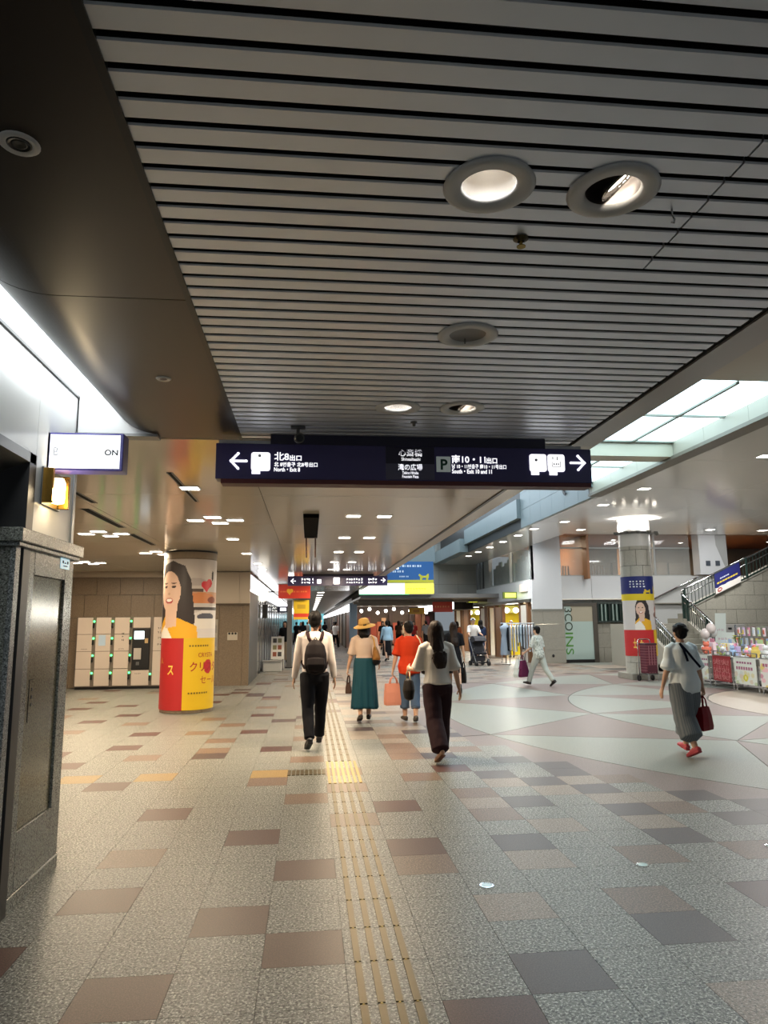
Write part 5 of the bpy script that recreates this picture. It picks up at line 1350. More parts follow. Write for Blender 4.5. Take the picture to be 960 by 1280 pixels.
def person(label, x, y, rz, H, pose, wear, fem=True, fine=True, group=None, skin=None, hair=('short', None)):
    """one person: body, hair, face and clothes as children of an Empty on the floor"""
    t = thing('person', label, 'person', (x, y, 0), rz, group, kind='thing')
    J = skeleton(H, pose); vx = .0062 if fine else .013; cv = .010 if fine else .016; dz = Vector((0,0,J.drop)); s = J.s
    parts = []
    link('body', body_mesh(J, pose, vx, fem, skin or SKIN), t)
    link('hair', hair_mesh(J, hair[0], cv, hair[1] or HAIR), t)
    for e in (-1,1): MB().sphere(J.Hd((e*.031,.084,1.592)), .013*s, .009*s, .008*s, 8, 6).build('eye', mat('eye','#1d1715',.3), t)
    MB().sphere(J.Hd((0,.098,1.533)), .022*s, .007*s, .006*s, 8, 6).build('mouth', mat('lips','#97534b',.5), t)
    for w in wear:
        k, m = w[0], w[1]; o = w[2] if len(w) > 2 else {}
        if k == 'top':
            mb = MB(); hem = o.get('hem', .86); loose = o.get('loose', .016); bx = o.get('box', 0)
            rr = torso_rings(J, lambda z: loose+bx*max(0,(1.32-z))*.1+(0.0 if z < 1.38 else -.006), z0=hem, z1=1.43, fem=fem)
            ring_tube(mb, rr, 20)
            for sd in (-1,1): ring_tube(mb, arm_rings(J, sd, o.get('sleeve_loose', .011), o.get('sleeve', .42), o.get('cuff')), 14)
            link(o.get('name','shirt'), fuse('shirt', mb, cv, m, 3, folds=(o.get('fold',.007)*s, (9,9,5), len(t.children))), t)
            if o.get('collar'):
                MB().lathe([(.064*s,0),(.068*s,.03*s),(.060*s,.036*s),(.056*s,.0)], tuple(J.L((0,-.008,1.415))), 20).build('collar', m, t, smooth=True)
        elif k == 'trousers':
            mb = MB(); ring_tube(mb, torso_rings(J, .008, z0=.80, z1=o.get('waist', 1.02), fem=fem), 18)
            for sd in (-1,1): ring_tube(mb, leg_rings(J, sd, .012, o.get('flare', [.092,.086,.068,.066,.064,.062]), o.get('upto', .96)), 16)
            link('trousers', fuse('trousers', mb, cv, m, 3, folds=(.006*s, (10,10,7), 5)), t)
            if o.get('cuff'):
                for sd in (-1,1):
                    hip, knee, ank = J.leg[sd]; e = knee+(ank-knee)*o.get('upto',.96); d = (ank-knee).normalized()
                    MB().tube([e-d*.05, e+d*.012], [.078*s,.08*s], 14).build('turned_up_cuff', o['cuff'], t, smooth=True)
        elif k == 'skirt':
            link('skirt', skirt_mesh(J, o.get('z0',.25), o.get('z1',1.03), o.get('ra',(.142,.105)), o.get('rb',(.24,.2)), o.get('pleats',11), m, o.get('amp',.02), o.get('sway',(0,0))), t)
        elif k == 'shoes': shoes(J, m, t, cv*.75, style=o.get('style','shoe'))
        elif k == 'belt': MB().lathe([(1,0),(1.03,.0),(1.03,.035),(1,.035)], seg=24).build('belt', m, t)
        elif k == 'hat':
            b = MB(); b.lathe([(.001,.115),(.05,.112),(.085,.09),(.098,.03),(.10,.0),(.14,-.012),(.19,-.03),(.195,-.036),(.14,-.02),(.096,-.006),(.001,.1)], seg=32)
            tl = Matrix.Rotation(radians(10), 3, 'X') @ Matrix.Rotation(radians(-8), 3, 'Y'); c = J.Hd((0,-.02,1.645)); b.v = [tuple(tl @ (Vector(v)*s*1.03)+c) for v in b.v]
            h = b.build('straw_hat', m, t, smooth=True)
            b = MB().lathe([(.099,.003),(.103,.005),(.1,.035),(.096,.035)], seg=28); b.v = [tuple(tl @ (Vector(v)*s*1.03)+c) for v in b.v]; b.build('hat_band', o.get('band', m), h, smooth=True)
        elif k == 'cap':
            b = MB().lathe([(.001,.085),(.05,.08),(.09,.045),(.1,.0),(.095,-.005),(.001,.06)], seg=24); b.box(-.07,.07,.06,.17,-.004,.004)
            c = J.Hd((0,-.015,1.64)); b.v = [tuple(Vector(v)*s+c) for v in b.v]; b.build('cap', m, t)
        elif k == 'strap':
            # band over one shoulder, round back and chest
            pts = o['pts']; mb = MB(); P = [J.L(p) for p in pts]; wd = o.get('w', .022)*s
            for a, b in zip(P, P[1:]): mb.bar(a, b, wd if abs((b-a).normalized().y) < .9 else wd, .006, up=o.get('up', (0,1,0)))
            mb.build('strap', m, t)
    for c in t.children: c.location = (c.location[0], c.location[1], c.location[2]+J.drop)
    J.root = t; J.M = Matrix.Translation((x, y, J.drop)) @ Matrix.Rotation(rz, 4, 'Z')
    return J
def world(J, p): return J.M @ Vector(p)

def tote(name, label, cat, top, w, d, h, m, rz=0, handle=.16, hm=None, taper=.85, tilt=0, group=None):
    """open carrier bag hanging from a hand at top"""
    t = thing(name, label, cat, tuple(top), rz, group, kind='thing')
    z1 = -handle; z0 = z1-h; b = MB(); wt, wb = w/2*taper, w/2
    n = 6; vs = []
    def loop(z, ww, dd): return [(-ww,-dd,z),(0,-dd*1.15,z),(ww,-dd,z),(ww,dd,z),(0,dd*1.15,z),(-ww,dd,z)]
    lv = [loop(z0, wb*.96, d/2*.92), loop(z0+h*.15, wb, d/2), loop(z0+h*.6, (wt+wb)/2, d/2*.9), loop(z1, wt, d/2*.55), loop(z1-.006, wt-.006, d/2*.5), loop(z0+h*.5, wb*.9, d/2*.7)]
    for l in lv: vs += l
    b.v = vs; b.f = [tuple(reversed(range(6)))]+[(k*6+q, k*6+(q+1)%6, k*6+6+(q+1)%6, k*6+6+q) for k in range(5) for q in range(6)]+[tuple(30+q for q in range(6))]; b.m = [0]*len(b.f)
    o = b.build('bag_body', m, t, bevel=.008)
    for y in (-d/4, d/4): MB().tube([(-wt*.5,y,z1-.02),(-wt*.35,y*.7,z1+handle*.6),(0,0,-.004),(wt*.35,y*.7,z1+handle*.6),(wt*.5,y,z1-.02)], .009, 6).build('handle', hm or m, t, smooth=True)
    if tilt: t.rotation_euler = (0, tilt, rz)
    return t

WALK_R = dict(legR=(24,6,12), legL=(-16,24,-38), armL=(14,7,14,0), armR=(-12,7,10,0), lean=3)
WALK_L = dict(legL=(24,6,12), legR=(-16,24,-38), armR=(14,7,14,0), armL=(-12,7,10,0), lean=3)
def P_(base, **k): d = dict(base); d.update(k); return d

def build_people():
    # A - man with backpack
    J = person('man in white shirt and black trousers, walking away by the brass strip', .07, 9.52, radians(3), 1.71,
        P_(WALK_R, legR=(16,4,6), legL=(-13,16,-26), armL=(4,9,6,0), armR=(-2,9,8,0)), [
        ('top', mat('cloth_white','#d8cdc8',.8), dict(sleeve=1.0, loose=.02, collar=True, sleeve_loose=.014, hem=.93)),
        ('trousers', mat('cloth_black','#17171b',.8), dict(flare=[.095,.088,.07,.062,.056,.053], waist=1.02)), ('shoes', mat('shoe_black','#121113',.4))], fem=False)
    b = thing('backpack', 'black backpack with two pale zip tags on the man in the white shirt', 'backpack', (.07, 9.52, 0), radians(3), kind='thing')
    s = J.s; bl = mat('pack_black','#1b1618',.6); brn = mat('pack_strap','#2b1a1c',.7)
    mb = MB(); ring_tube(mb, [(J.L((0,-.20,.93)),.12*s,.07*s),(J.L((0,-.215,1.0)),.15*s,.085*s),(J.L((0,-.205,1.15)),.145*s,.08*s),(J.L((0,-.185,1.26)),.12*s,.065*s),(J.L((0,-.165,1.32)),.07*s,.04*s)], 16)
    o = link('pack_body', fuse('pack', mb, .01, bl, 3), b)
    mb = MB(); ring_tube(mb, [(J.L((0,-.285,.95)),.105*s,.03*s),(J.L((0,-.295,1.02)),.12*s,.04*s),(J.L((0,-.28,1.1)),.11*s,.03*s)], 14); link('front_pocket', fuse('pk', mb, .009, bl, 2), b)
    for x in (-.07,.07):
        MB().box(-.006,.006,-.004,.004,-.035,.0).build('zip_tag', m_whitem, b, loc=tuple(J.L((x,-.315,1.03))))
    for e in (-1,1):
        MB().tube([J.L(q) for q in ((e*.05,-.15,1.30),(e*.085,-.128,1.36),(e*.10,-.09,1.425),(e*.105,-.02,1.435),(e*.115,.07,1.40),(e*.12,.13,1.30),(e*.135,.128,1.18),(e*.17,.05,1.06),(e*.14,-.13,.98))], [.02,.022,.022,.022,.022,.02,.018,.014,.014], 8).build('shoulder_strap', brn, b, smooth=True)
    MB().tube([J.L(q) for q in ((-.03,-.15,1.32),(0,-.14,1.37),(.03,-.15,1.32))], .008, 6).build('grab_loop', bl, b)
    for c in b.children: c.location.z += J.drop

    # B - woman with straw hat
    J = person('woman in straw hat, beige blouse and long teal skirt beside the brass strip', .90, 11.8, radians(-2), 1.57,
        P_(WALK_R, legR=(7,3,3), legL=(-6,12,-18), armL=(2,12,8,0), armR=(-12,10,62,.0), gripL=True), [
        ('top', mat('cloth_beige','#c4ad9c',.85), dict(sleeve=.46, loose=.018, hem=1.02, cuff=.062)),
        ('skirt', mat('cloth_teal','#1d4450',.55), dict(z0=.19, z1=1.06, ra=(.168,.132), rb=(.235,.22), pleats=12, amp=.026)),
        ('shoes', mat('shoe_dark','#2a211d',.4)), ('hat', mat('straw','#c89d52',.8, bump=(120,.4)), dict(band=mat('straw_band','#a87f3c',.8)))], hair=('bob', HAIR))
    h = world(J, J.grip[-1])
    tote('handbag', 'small brown box bag in the left hand of the woman in the straw hat', 'bag', h, .15, .09, .17, mat('bag_brown','#4c3a33',.5), rz=radians(80), handle=.13, taper=.95)
    b = thing('shoulder_bag', 'brown and black shoulder bag on the right shoulder of the woman in the straw hat', 'bag', (.90,11.8,0), radians(-2), kind='thing')
    mb = MB(); ring_tube(mb, [(J.L((.20,-.10,.98)),.06*J.s,.11*J.s),(J.L((.215,-.10,1.05)),.075*J.s,.14*J.s),(J.L((.20,-.10,1.16)),.055*J.s,.11*J.s),(J.L((.19,-.08,1.24)),.025*J.s,.06*J.s)], 14)
    link('bag_body', fuse('bag', mb, .009, mat('bag_tan','#8a5f30',.5), 3, folds=(.008,(14,14,9),2)), b)
    mb = MB(); ring_tube(mb, [(J.L((.205,-.10,.95)),.06*J.s,.12*J.s),(J.L((.215,-.10,1.01)),.08*J.s,.148*J.s)], 14); link('dark_base', fuse('bb', mb, .009, mat('bag_black','#1b1716',.5), 3), b)
    for d in (-.05,.03): MB().tube([J.L(q) for q in ((.19,-.14+d,1.2),(.165,-.12+d*.6,1.38),(.135,-.02+d*.4,1.447),(.165,.06+d*.3,1.36),(.2,-.02+d,1.2))], .011, 6).build('strap', mat('bag_strap','#b98d4a',.5), b, smooth=True)
    for c in b.children: c.location.z += J.drop

    # C - red top
    J = person('woman in loose orange red top and rolled up jeans', 1.62, 11.6, radians(2), 1.56,
        P_(WALK_L, legL=(6,4,2), legR=(-6,10,-14), armL=(0,12,6,0), armR=(8,12,70,.0), gripL=True), [
        ('top', mat('cloth_red','#c23a1c',.8), dict(sleeve=.44, loose=.03, box=.35, hem=.80, cuff=.075, fold=.010)),
        ('trousers', mat('denim','#4a5c74',.85), dict(flare=[.092,.084,.072,.07,.072,.07], upto=.62, cuff=mat('denim_inside','#7d8c9f',.85))),
        ('shoes', mat('shoe_grey','#3b352f',.5))], hair=('short', HAIR))
    h = world(J, J.grip[-1])
    tote('carrier_bag', 'salmon pink paper carrier bag in the left hand of the woman in red', 'bag', h, .30, .13, .34, mat('paper_pink','#dc8f76',.7), rz=radians(12), handle=.12, taper=.92)
    b = thing('shoulder_bag', 'dark shoulder bag with tan front between the woman in red and the woman in white', 'bag', (1.62,11.6,0), radians(2), kind='thing')
    mb = MB(); ring_tube(mb, [(J.L((.25,-.07,.80)),.05*J.s,.13*J.s),(J.L((.265,-.07,.90)),.065*J.s,.15*J.s),(J.L((.25,-.06,1.0)),.045*J.s,.12*J.s)], 14); link('bag_body', fuse('bag', mb, .01, mat('bag_black','#1b1716',.5), 3), b)
    mb = MB(); ring_tube(mb, [(J.L((.235,-.10,.99)),.06*J.s,.11*J.s),(J.L((.24,-.1,1.12)),.07*J.s,.11*J.s),(J.L((.22,-.08,1.2)),.04*J.s,.07*J.s)], 14); link('tan_pouch', fuse('bag', mb, .01, mat('bag_canvas','#a89878',.7), 3), b)
    MB().tube([J.L(q) for q in ((.23,-.14,1.18),(.17,-.13,1.38),(.14,-.02,1.455),(.19,.07,1.36),(.24,.02,1.0))], .011, 6).build('strap', mat('bag_strap_pale','#cdbb98',.6), b, smooth=True)
    for c in b.children: c.location.z += J.drop

    # D - long hair
    J = person('woman with long dark hair, white blouse and wide dark brown trousers', 1.52, 8.5, radians(6), 1.59,
        P_(WALK_R, legR=(16,4,8), legL=(-20,14,-30), armL=(16,10,72,0), armR=(-8,12,12,0), turn=-8, gripL=True), [
        ('top', mat('cloth_offwhite','#d3cfc9',.8), dict(sleeve=.48, loose=.024, hem=.93, cuff=.074, box=.1)),
        ('trousers', mat('cloth_brown','#2f1e22',.75), dict(flare=[.10,.10,.094,.096,.1,.104], waist=1.10, upto=.93)),
        ('shoes', mat('sandal_tan','#7a5335',.5), dict(style='sandal'))], hair=('long', HAIRB))
    h = world(J, J.grip[-1])
    b = thing('handbag', 'black handbag held at the left side of the woman with long hair', 'bag', tuple(h), radians(6), kind='thing')
    mb = MB(); ring_tube(mb, [((-.02,-.04,-.36),.05,.12),((-.02,-.04,-.26),.07,.15),((-.02,-.03,-.14),.05,.12)], 14); link('bag_body', fuse('bag', mb, .009, mat('bag_black','#1b1716',.5), 3), b)
    MB().tube([(-.02,-.13,-.16),(-.015,-.07,-.04),(0,0,0.0),(-.015,.05,-.04),(-.02,.08,-.16)], .009, 6).build('handle', mat('bag_strap_pale','#cdbb98',.6), b, smooth=True)

    # E - black dress
    J = person('woman with long brown hair in a black dress and boots', 3.28, 16.1, radians(-4), 1.57,
        P_(WALK_L, armL=(2,8,8,0), armR=(-4,8,10,0)), [
        ('top', mat('cloth_black','#17171b',.8), dict(sleeve=.40, loose=.016, hem=.93)),
        ('skirt', mat('cloth_black','#17171b',.8), dict(z0=.48, z1=1.04, rb=(.22,.19), pleats=9, amp=.02)),
        ('shoes', mat('shoe_black','#121113',.4), dict(style='boot'))], hair=('long', HAIRB))
    h = world(J, J.grip[1])
    tote('carrier_bag', 'slim black bag hanging beside the woman in the black dress', 'bag', h, .2, .1, .34, mat('bag_black','#1b1716',.5), rz=radians(70), handle=.14)

    # F - white tee and grey culottes
    J = person('woman in white T-shirt, wide grey trousers and pink shoes on the plaza', 4.50, 8.28, radians(4), 1.51,
        P_(WALK_R, legR=(16,5,8), legL=(-12,14,-24), armL=(-4,13,14,0), armR=(-6,9,6,0), gripR=True, lean=4), [
        ('top', mat('tee_white','#dfe9ee',.85), dict(sleeve=.46, loose=.036, box=.3, hem=.80, cuff=.082, fold=.009)),
        ('trousers', mat('cloth_greystripe','#747b81',.85, stripes=(0,.022,'#636a70',.4)), dict(flare=[.12,.13,.128,.13,.134,.138], upto=.64, waist=.93)),
        ('shoes', mat('shoe_pink','#b5434e',.6)),
        ('strap', mat('strap_navy','#12182a',.7), dict(w=.03, pts=[(-.085,-.12,1.445),(-.02,-.165,1.34),(.06,-.185,1.22),(.14,-.19,1.12)])),
        ('strap', mat('strap_navy','#12182a',.7), dict(w=.032, pts=[(-.08,-.125,1.435),(-.062,-.16,1.36),(-.045,-.18,1.27),(-.035,-.19,1.2)]))], hair=('curly', HAIR))
    h = world(J, J.grip[1])
    tote('tote_bag', 'dark red tote bag in the right hand of the woman in the white T-shirt', 'bag', h, .27, .11, .27, mat('bag_red','#7a1620',.5), rz=radians(35), handle=.14, taper=.72)

    # G - woman with purple bag
    J = person('woman in pale printed blouse and pale trousers striding left with a purple bag', 5.66, 17.3, radians(38), 1.46,
        P_(WALK_L, legL=(26,6,10), legR=(-22,16,-34), armL=(14,10,40,0), armR=(-10,9,16,0), gripL=True, lean=6), [
        ('top', mat('cloth_print','#c8cbc4',.85, speck=(22,'#8e948c','#d8dad3')), dict(sleeve=.46, loose=.026, hem=.80, box=.2)),
        ('trousers', mat('cloth_pale','#b3b8b2',.85), dict(flare=[.094,.084,.066,.06,.058,.056], upto=.94)),
        ('shoes', mat('shoe_black','#121113',.4))], hair=('short', HAIR))
    h = world(J, J.grip[-1])
    tote('shopping_bag', 'purple cloth bag carried by the woman in the pale printed blouse', 'bag', h, .36, .14, .40, mat('bag_purple','#5b2140',.7), rz=radians(40), handle=.14, taper=.45)
    tote('carrier_bag', 'white plastic carrier bag beside the purple cloth bag', 'bag', h+Vector((-.07,.04,-.0)), .34, .16, .42, mat('bag_white','#cfd3d0',.6), rz=radians(30), handle=.12, taper=.5)

    # H - with stroller
    J = person('person in white shirt and cap pushing the black stroller', 6.15, 26.5, radians(180), 1.66,
        P_(WALK_R, armL=(34,8,40,0), armR=(34,8,40,0), legR=(14,4,6), legL=(-10,12,-20)), [
        ('top', mat('cloth_offwhite','#d3cfc9',.8), dict(sleeve=.46, loose=.03, hem=.86)),
        ('trousers', mat('cloth_navy','#23283a',.8), {}), ('shoes', mat('shoe_black','#121113',.4)), ('cap', mat('cap_white','#cfcfcb',.7))], fem=False, fine=False)
    # I - light blue shirt
    person('person in pale blue shirt and long black skirt, farther along the walkway', 3.21, 29.6, radians(10), 1.6,
        P_(WALK_R, legR=(8,3,3), legL=(-8,10,-14)), [('top', mat('cloth_blue','#9dbdd2',.8), dict(sleeve=.8, loose=.03, hem=.86, box=.2)), ('skirt', mat('cloth_black','#17171b',.8), dict(z0=.2, rb=(.2,.17))), ('shoes', mat('shoe_black','#121113',.4))], fine=False, hair=('short', HAIR))
    # staff in yellow
    person('shop attendant in yellow apron standing inside the nearer lit shop', 8.9, 30.9, radians(150), 1.58,
        P_(WALK_R, legR=(2,2,0), legL=(-2,2,0)), [('top', mat('cloth_cream','#dccb86',.8), dict(sleeve=.6, loose=.02, hem=.86)), ('skirt', mat('cloth_yellow','#d8c51c',.8), dict(z0=.3, rb=(.2,.17))), ('shoes', mat('shoe_black','#121113',.4))], fine=False)
    person('youth in black T-shirt and khaki shorts walking away near the lit shops', 8.0, 33.0, radians(10), 1.6,
        P_(WALK_L), [('top', mat('cloth_black','#17171b',.8), dict(sleeve=.42, loose=.026, hem=.86)), ('trousers', mat('cloth_khaki','#8d7a5c',.8), dict(upto=.2)), ('shoes', mat('shoe_black','#121113',.4))], fem=False, fine=False)
    person('woman in rust brown top and pale skirt walking behind the youth in black', 7.0, 33.5, radians(-10), 1.57,
        P_(WALK_R), [('top', mat('cloth_rust','#9a5535',.8), dict(sleeve=.5, loose=.02, hem=.9)), ('skirt', mat('cloth_tan','#b59b80',.8), dict(z0=.35, rb=(.22,.18))), ('shoes', mat('shoe_grey','#3b352f',.5))], fine=False, hair=('mid', HAIRB))
build_people()

def build_crowd():
    """the crowd far down the hall: four walkers built once, copied with clothes of their own"""
    base = []
    g = 'people far down the hall'
    specs = [(P_(WALK_R), 'top', False, 'short'), (P_(WALK_L), 'skirt', True, 'mid'), (P_(WALK_R, legR=(4,3,0), legL=(-4,6,-6)), 'top', True, 'bob')]
    protos = []
    for k, (ps, kind, fem, hs) in enumerate(specs):
        wear = [('top', mat('crowd_a','#888888',.8), dict(sleeve=.46, loose=.024, hem=.86)), ('shoes', mat('shoe_black','#121113',.4))]
        wear.append(('skirt', mat('crowd_b','#333333',.8), dict(z0=.4, rb=(.2,.17))) if kind == 'skirt' else ('trousers', mat('crowd_b','#333333',.8), {}))
        J = person('walker', 0, 0, 0, 1.62, ps, wear, fem=fem, fine=False, group=g, hair=(hs, HAIR)); protos.append(J.root)
    pal = {'white':'#d0ccc6','black':'#1b1a1c','grey':'#77787a','navy':'#24304a','rust':'#9a5535','beige':'#b9a68e','blue':'#8fb0c8','red':'#9c2f2c','brown':'#4d382c','olive':'#5d5a3c'}
    rows = [(1.6,44.5,0,'white','black','white top and black trousers, alone in the middle of the far corridor'),
            (4.2,41,1,'black','black','black top and black skirt in front of the far shops'),(4.75,42.5,0,'black','grey','black top and grey trousers by the far shops'),
            (5.5,44,2,'brown','black','brown top by the brown far shop panels'),(6.3,43,1,'red','navy','red top and navy skirt by the far shops'),(6.9,42,0,'grey','black','grey top by the far shops on the right'),(7.3,44.5,2,'black','brown','black top and brown trousers at the right end of the far shops'),
            (5.0,46,0,'navy','black','navy top deep among the far shops'),(6.0,46.3,1,'beige','black','beige top deep among the far shops'),
            (-.95,52,0,'black','black','black clothes by the left shops'),(-.7,58,1,'grey','black','grey top and black skirt by the left shops'),(-.45,49,2,'black','navy','black top just left of the man with the backpack'),(-.2,64,0,'white','navy','white top far off left of the man with the backpack'),
            (.55,70,1,'beige','brown','beige top very far down the corridor'),(1.3,62,0,'black','grey','black top very far down the corridor'),(1.1,80,2,'rust','black','rust top near the end of the corridor'),
            (1.75,50,1,'brown','black','brown top beside the corridor wall'),(1.9,56,0,'grey','navy','grey top beside the corridor wall'),(2.75,52,2,'rust','brown','rust top behind the straw hat'),
            (-1.0,29.5,2,'black','beige','black hair and beige trousers by the menu board'),
            (6.55,26.9,1,'navy','navy','navy dress beside the person with the stroller'),(7.4,30.5,0,'white','grey','white top in front of the lit shops')]
    for i, (x, y, k, a, b, lab) in enumerate(rows):
        o = copy_tree(protos[k]) if i > 2 else protos[i]
        if i <= 2: k = i
        o.location = (x, y, 0); o.rotation_euler = (0,0,radians((i*67)%50-25 + (180 if i % 3 == 1 else 0)))
        o['label'] = 'distant person in '+lab; o['group'] = g
        for c in o.children:
            n = c.name.split('.')[0]
            if n in ('shirt','trousers','skirt'):
                c.material_slots[0].link = 'OBJECT'; q = a if n == 'shirt' else b
                c.material_slots[0].material = mat('cloth_crowd_'+q, pal[q], .8)
build_crowd()

# ================================================================== THINGS ON THE PLAZA
def wheel(mb, c, r, w, axis='x', mi=0): return mb.lathe([(r*.3,-w/2),(r,-w/2),(r,w/2),(r*.3,w/2)], c, 14, mi, axis, close=True)
def build_stroller():
    t = thing('stroller', 'black folding stroller with a dark hood, pushed across the plaza by the lit shops', 'stroller', (6.15, 25.6, 0), radians(8), kind='thing')
    bl = mat('stroller_cloth','#191a22',.7); fm = m_gmetal
    for x in (-.24,.24):
        MB().tube([(x,.42,1.0),(x,.3,.85),(x,-.28,.12)], .016, 8).build('frame_tube', fm, t); MB().tube([(x,.3,.12),(x,-.02,.5),(x,-.1,.62)], .016, 8).build('frame_tube', fm, t)
        for y in (-.3,.3):
            b = MB()
            for dx in (-.025,.025): wheel(b, (x+dx,y,.085), .085, .03)
            b.build('wheel', m_black, t)
    MB().tube([(-.24,.42,1.0),(-.2,.46,1.02),(.2,.46,1.02),(.24,.42,1.0)], .018, 8).build('handle', m_black, t)
    b = MB(); b.prism([(.22,.82),(.1,.42),(-.22,.40),(-.24,.46),(.04,.50),(.14,.84)], -.2, .2, axis='x'); b.build('seat', bl, t)
    b = MB()
    for k in range(7):
        a0, a1 = radians(25*k-5), radians(25*(k+1)-5)
        if k < 5: b.prism([(.1+.02*cos(a0),.80+.02*sin(a0)),(.1+.33*cos(a0+.6),.76+.3*sin(a0+.6)),(.1+.33*cos(a1+.6),.76+.3*sin(a1+.6))], -.22, .22, axis='x')
    b.build('hood', bl, t)
    MB().box(-.2,.2,-.1,.25,.16,.34).build('basket', mat('stroller_basket','#24242a',.8), t, bevel=.02)
    MB().box(-.16,.16,-.3,-.2,.1,.14).build('footrest', m_black, t)
build_stroller()
def build_trolley():
    t = thing('shopping_trolley', 'maroon checked shopping trolley parked in front of the plaza column', 'trolley', (8.90, 18.12, 0), radians(10), kind='thing')
    tart = mat('tartan','#5a1c2c',.7, stripes=(2,.07,'#7c4a50',.22)); 
    MB().prism([(-.17,-.14),(.17,-.14),(.17,.14),(-.17,.14)], .2, .98).build('bag_body', tart, t, bevel=.03)
    MB().prism([(-.18,-.15),(.18,-.15),(.18,.15),(-.18,.15)], .93, .985).build('flap_rim', mat('maroon_rim','#3c1220',.6), t, bevel=.02)
    for x in (-.08,0,.08): MB().box(x-.012,x+.012,-.145,-.139,.22,.92).build('check_stripe', mat('tartan_line','#8a5a60',.7), t)
    MB().box(-.15,.15,-.15,-.14,.24,.42).build('front_pocket', mat('maroon_pocket','#4a1624',.7), t, bevel=.006)
    for x in (-.19,.19):
        MB().tube([(x,.16,.06),(x,.16,1.04),(x*.8,.17,1.08)], .014, 8).build('frame_tube', m_chrome, t, smooth=True)
        MB().tube([(x*.8,-.17,.0),(x*.8,-.17,.2),(x*.8,-.1,.22)], .012, 6).build('front_leg', m_chrome, t)
        b = MB(); wheel(b, (x+.02*(1 if x > 0 else -1),.16,.075), .075, .03); b.build('wheel', m_black, t)
    MB().tube([(-.152,.17,1.08),(.152,.17,1.08)], .017, 8).build('handle', m_chrome, t)
    MB().box(-.19,.19,-.12,.17,.17,.2).build('base_tray', m_gmetal, t)
build_trolley()

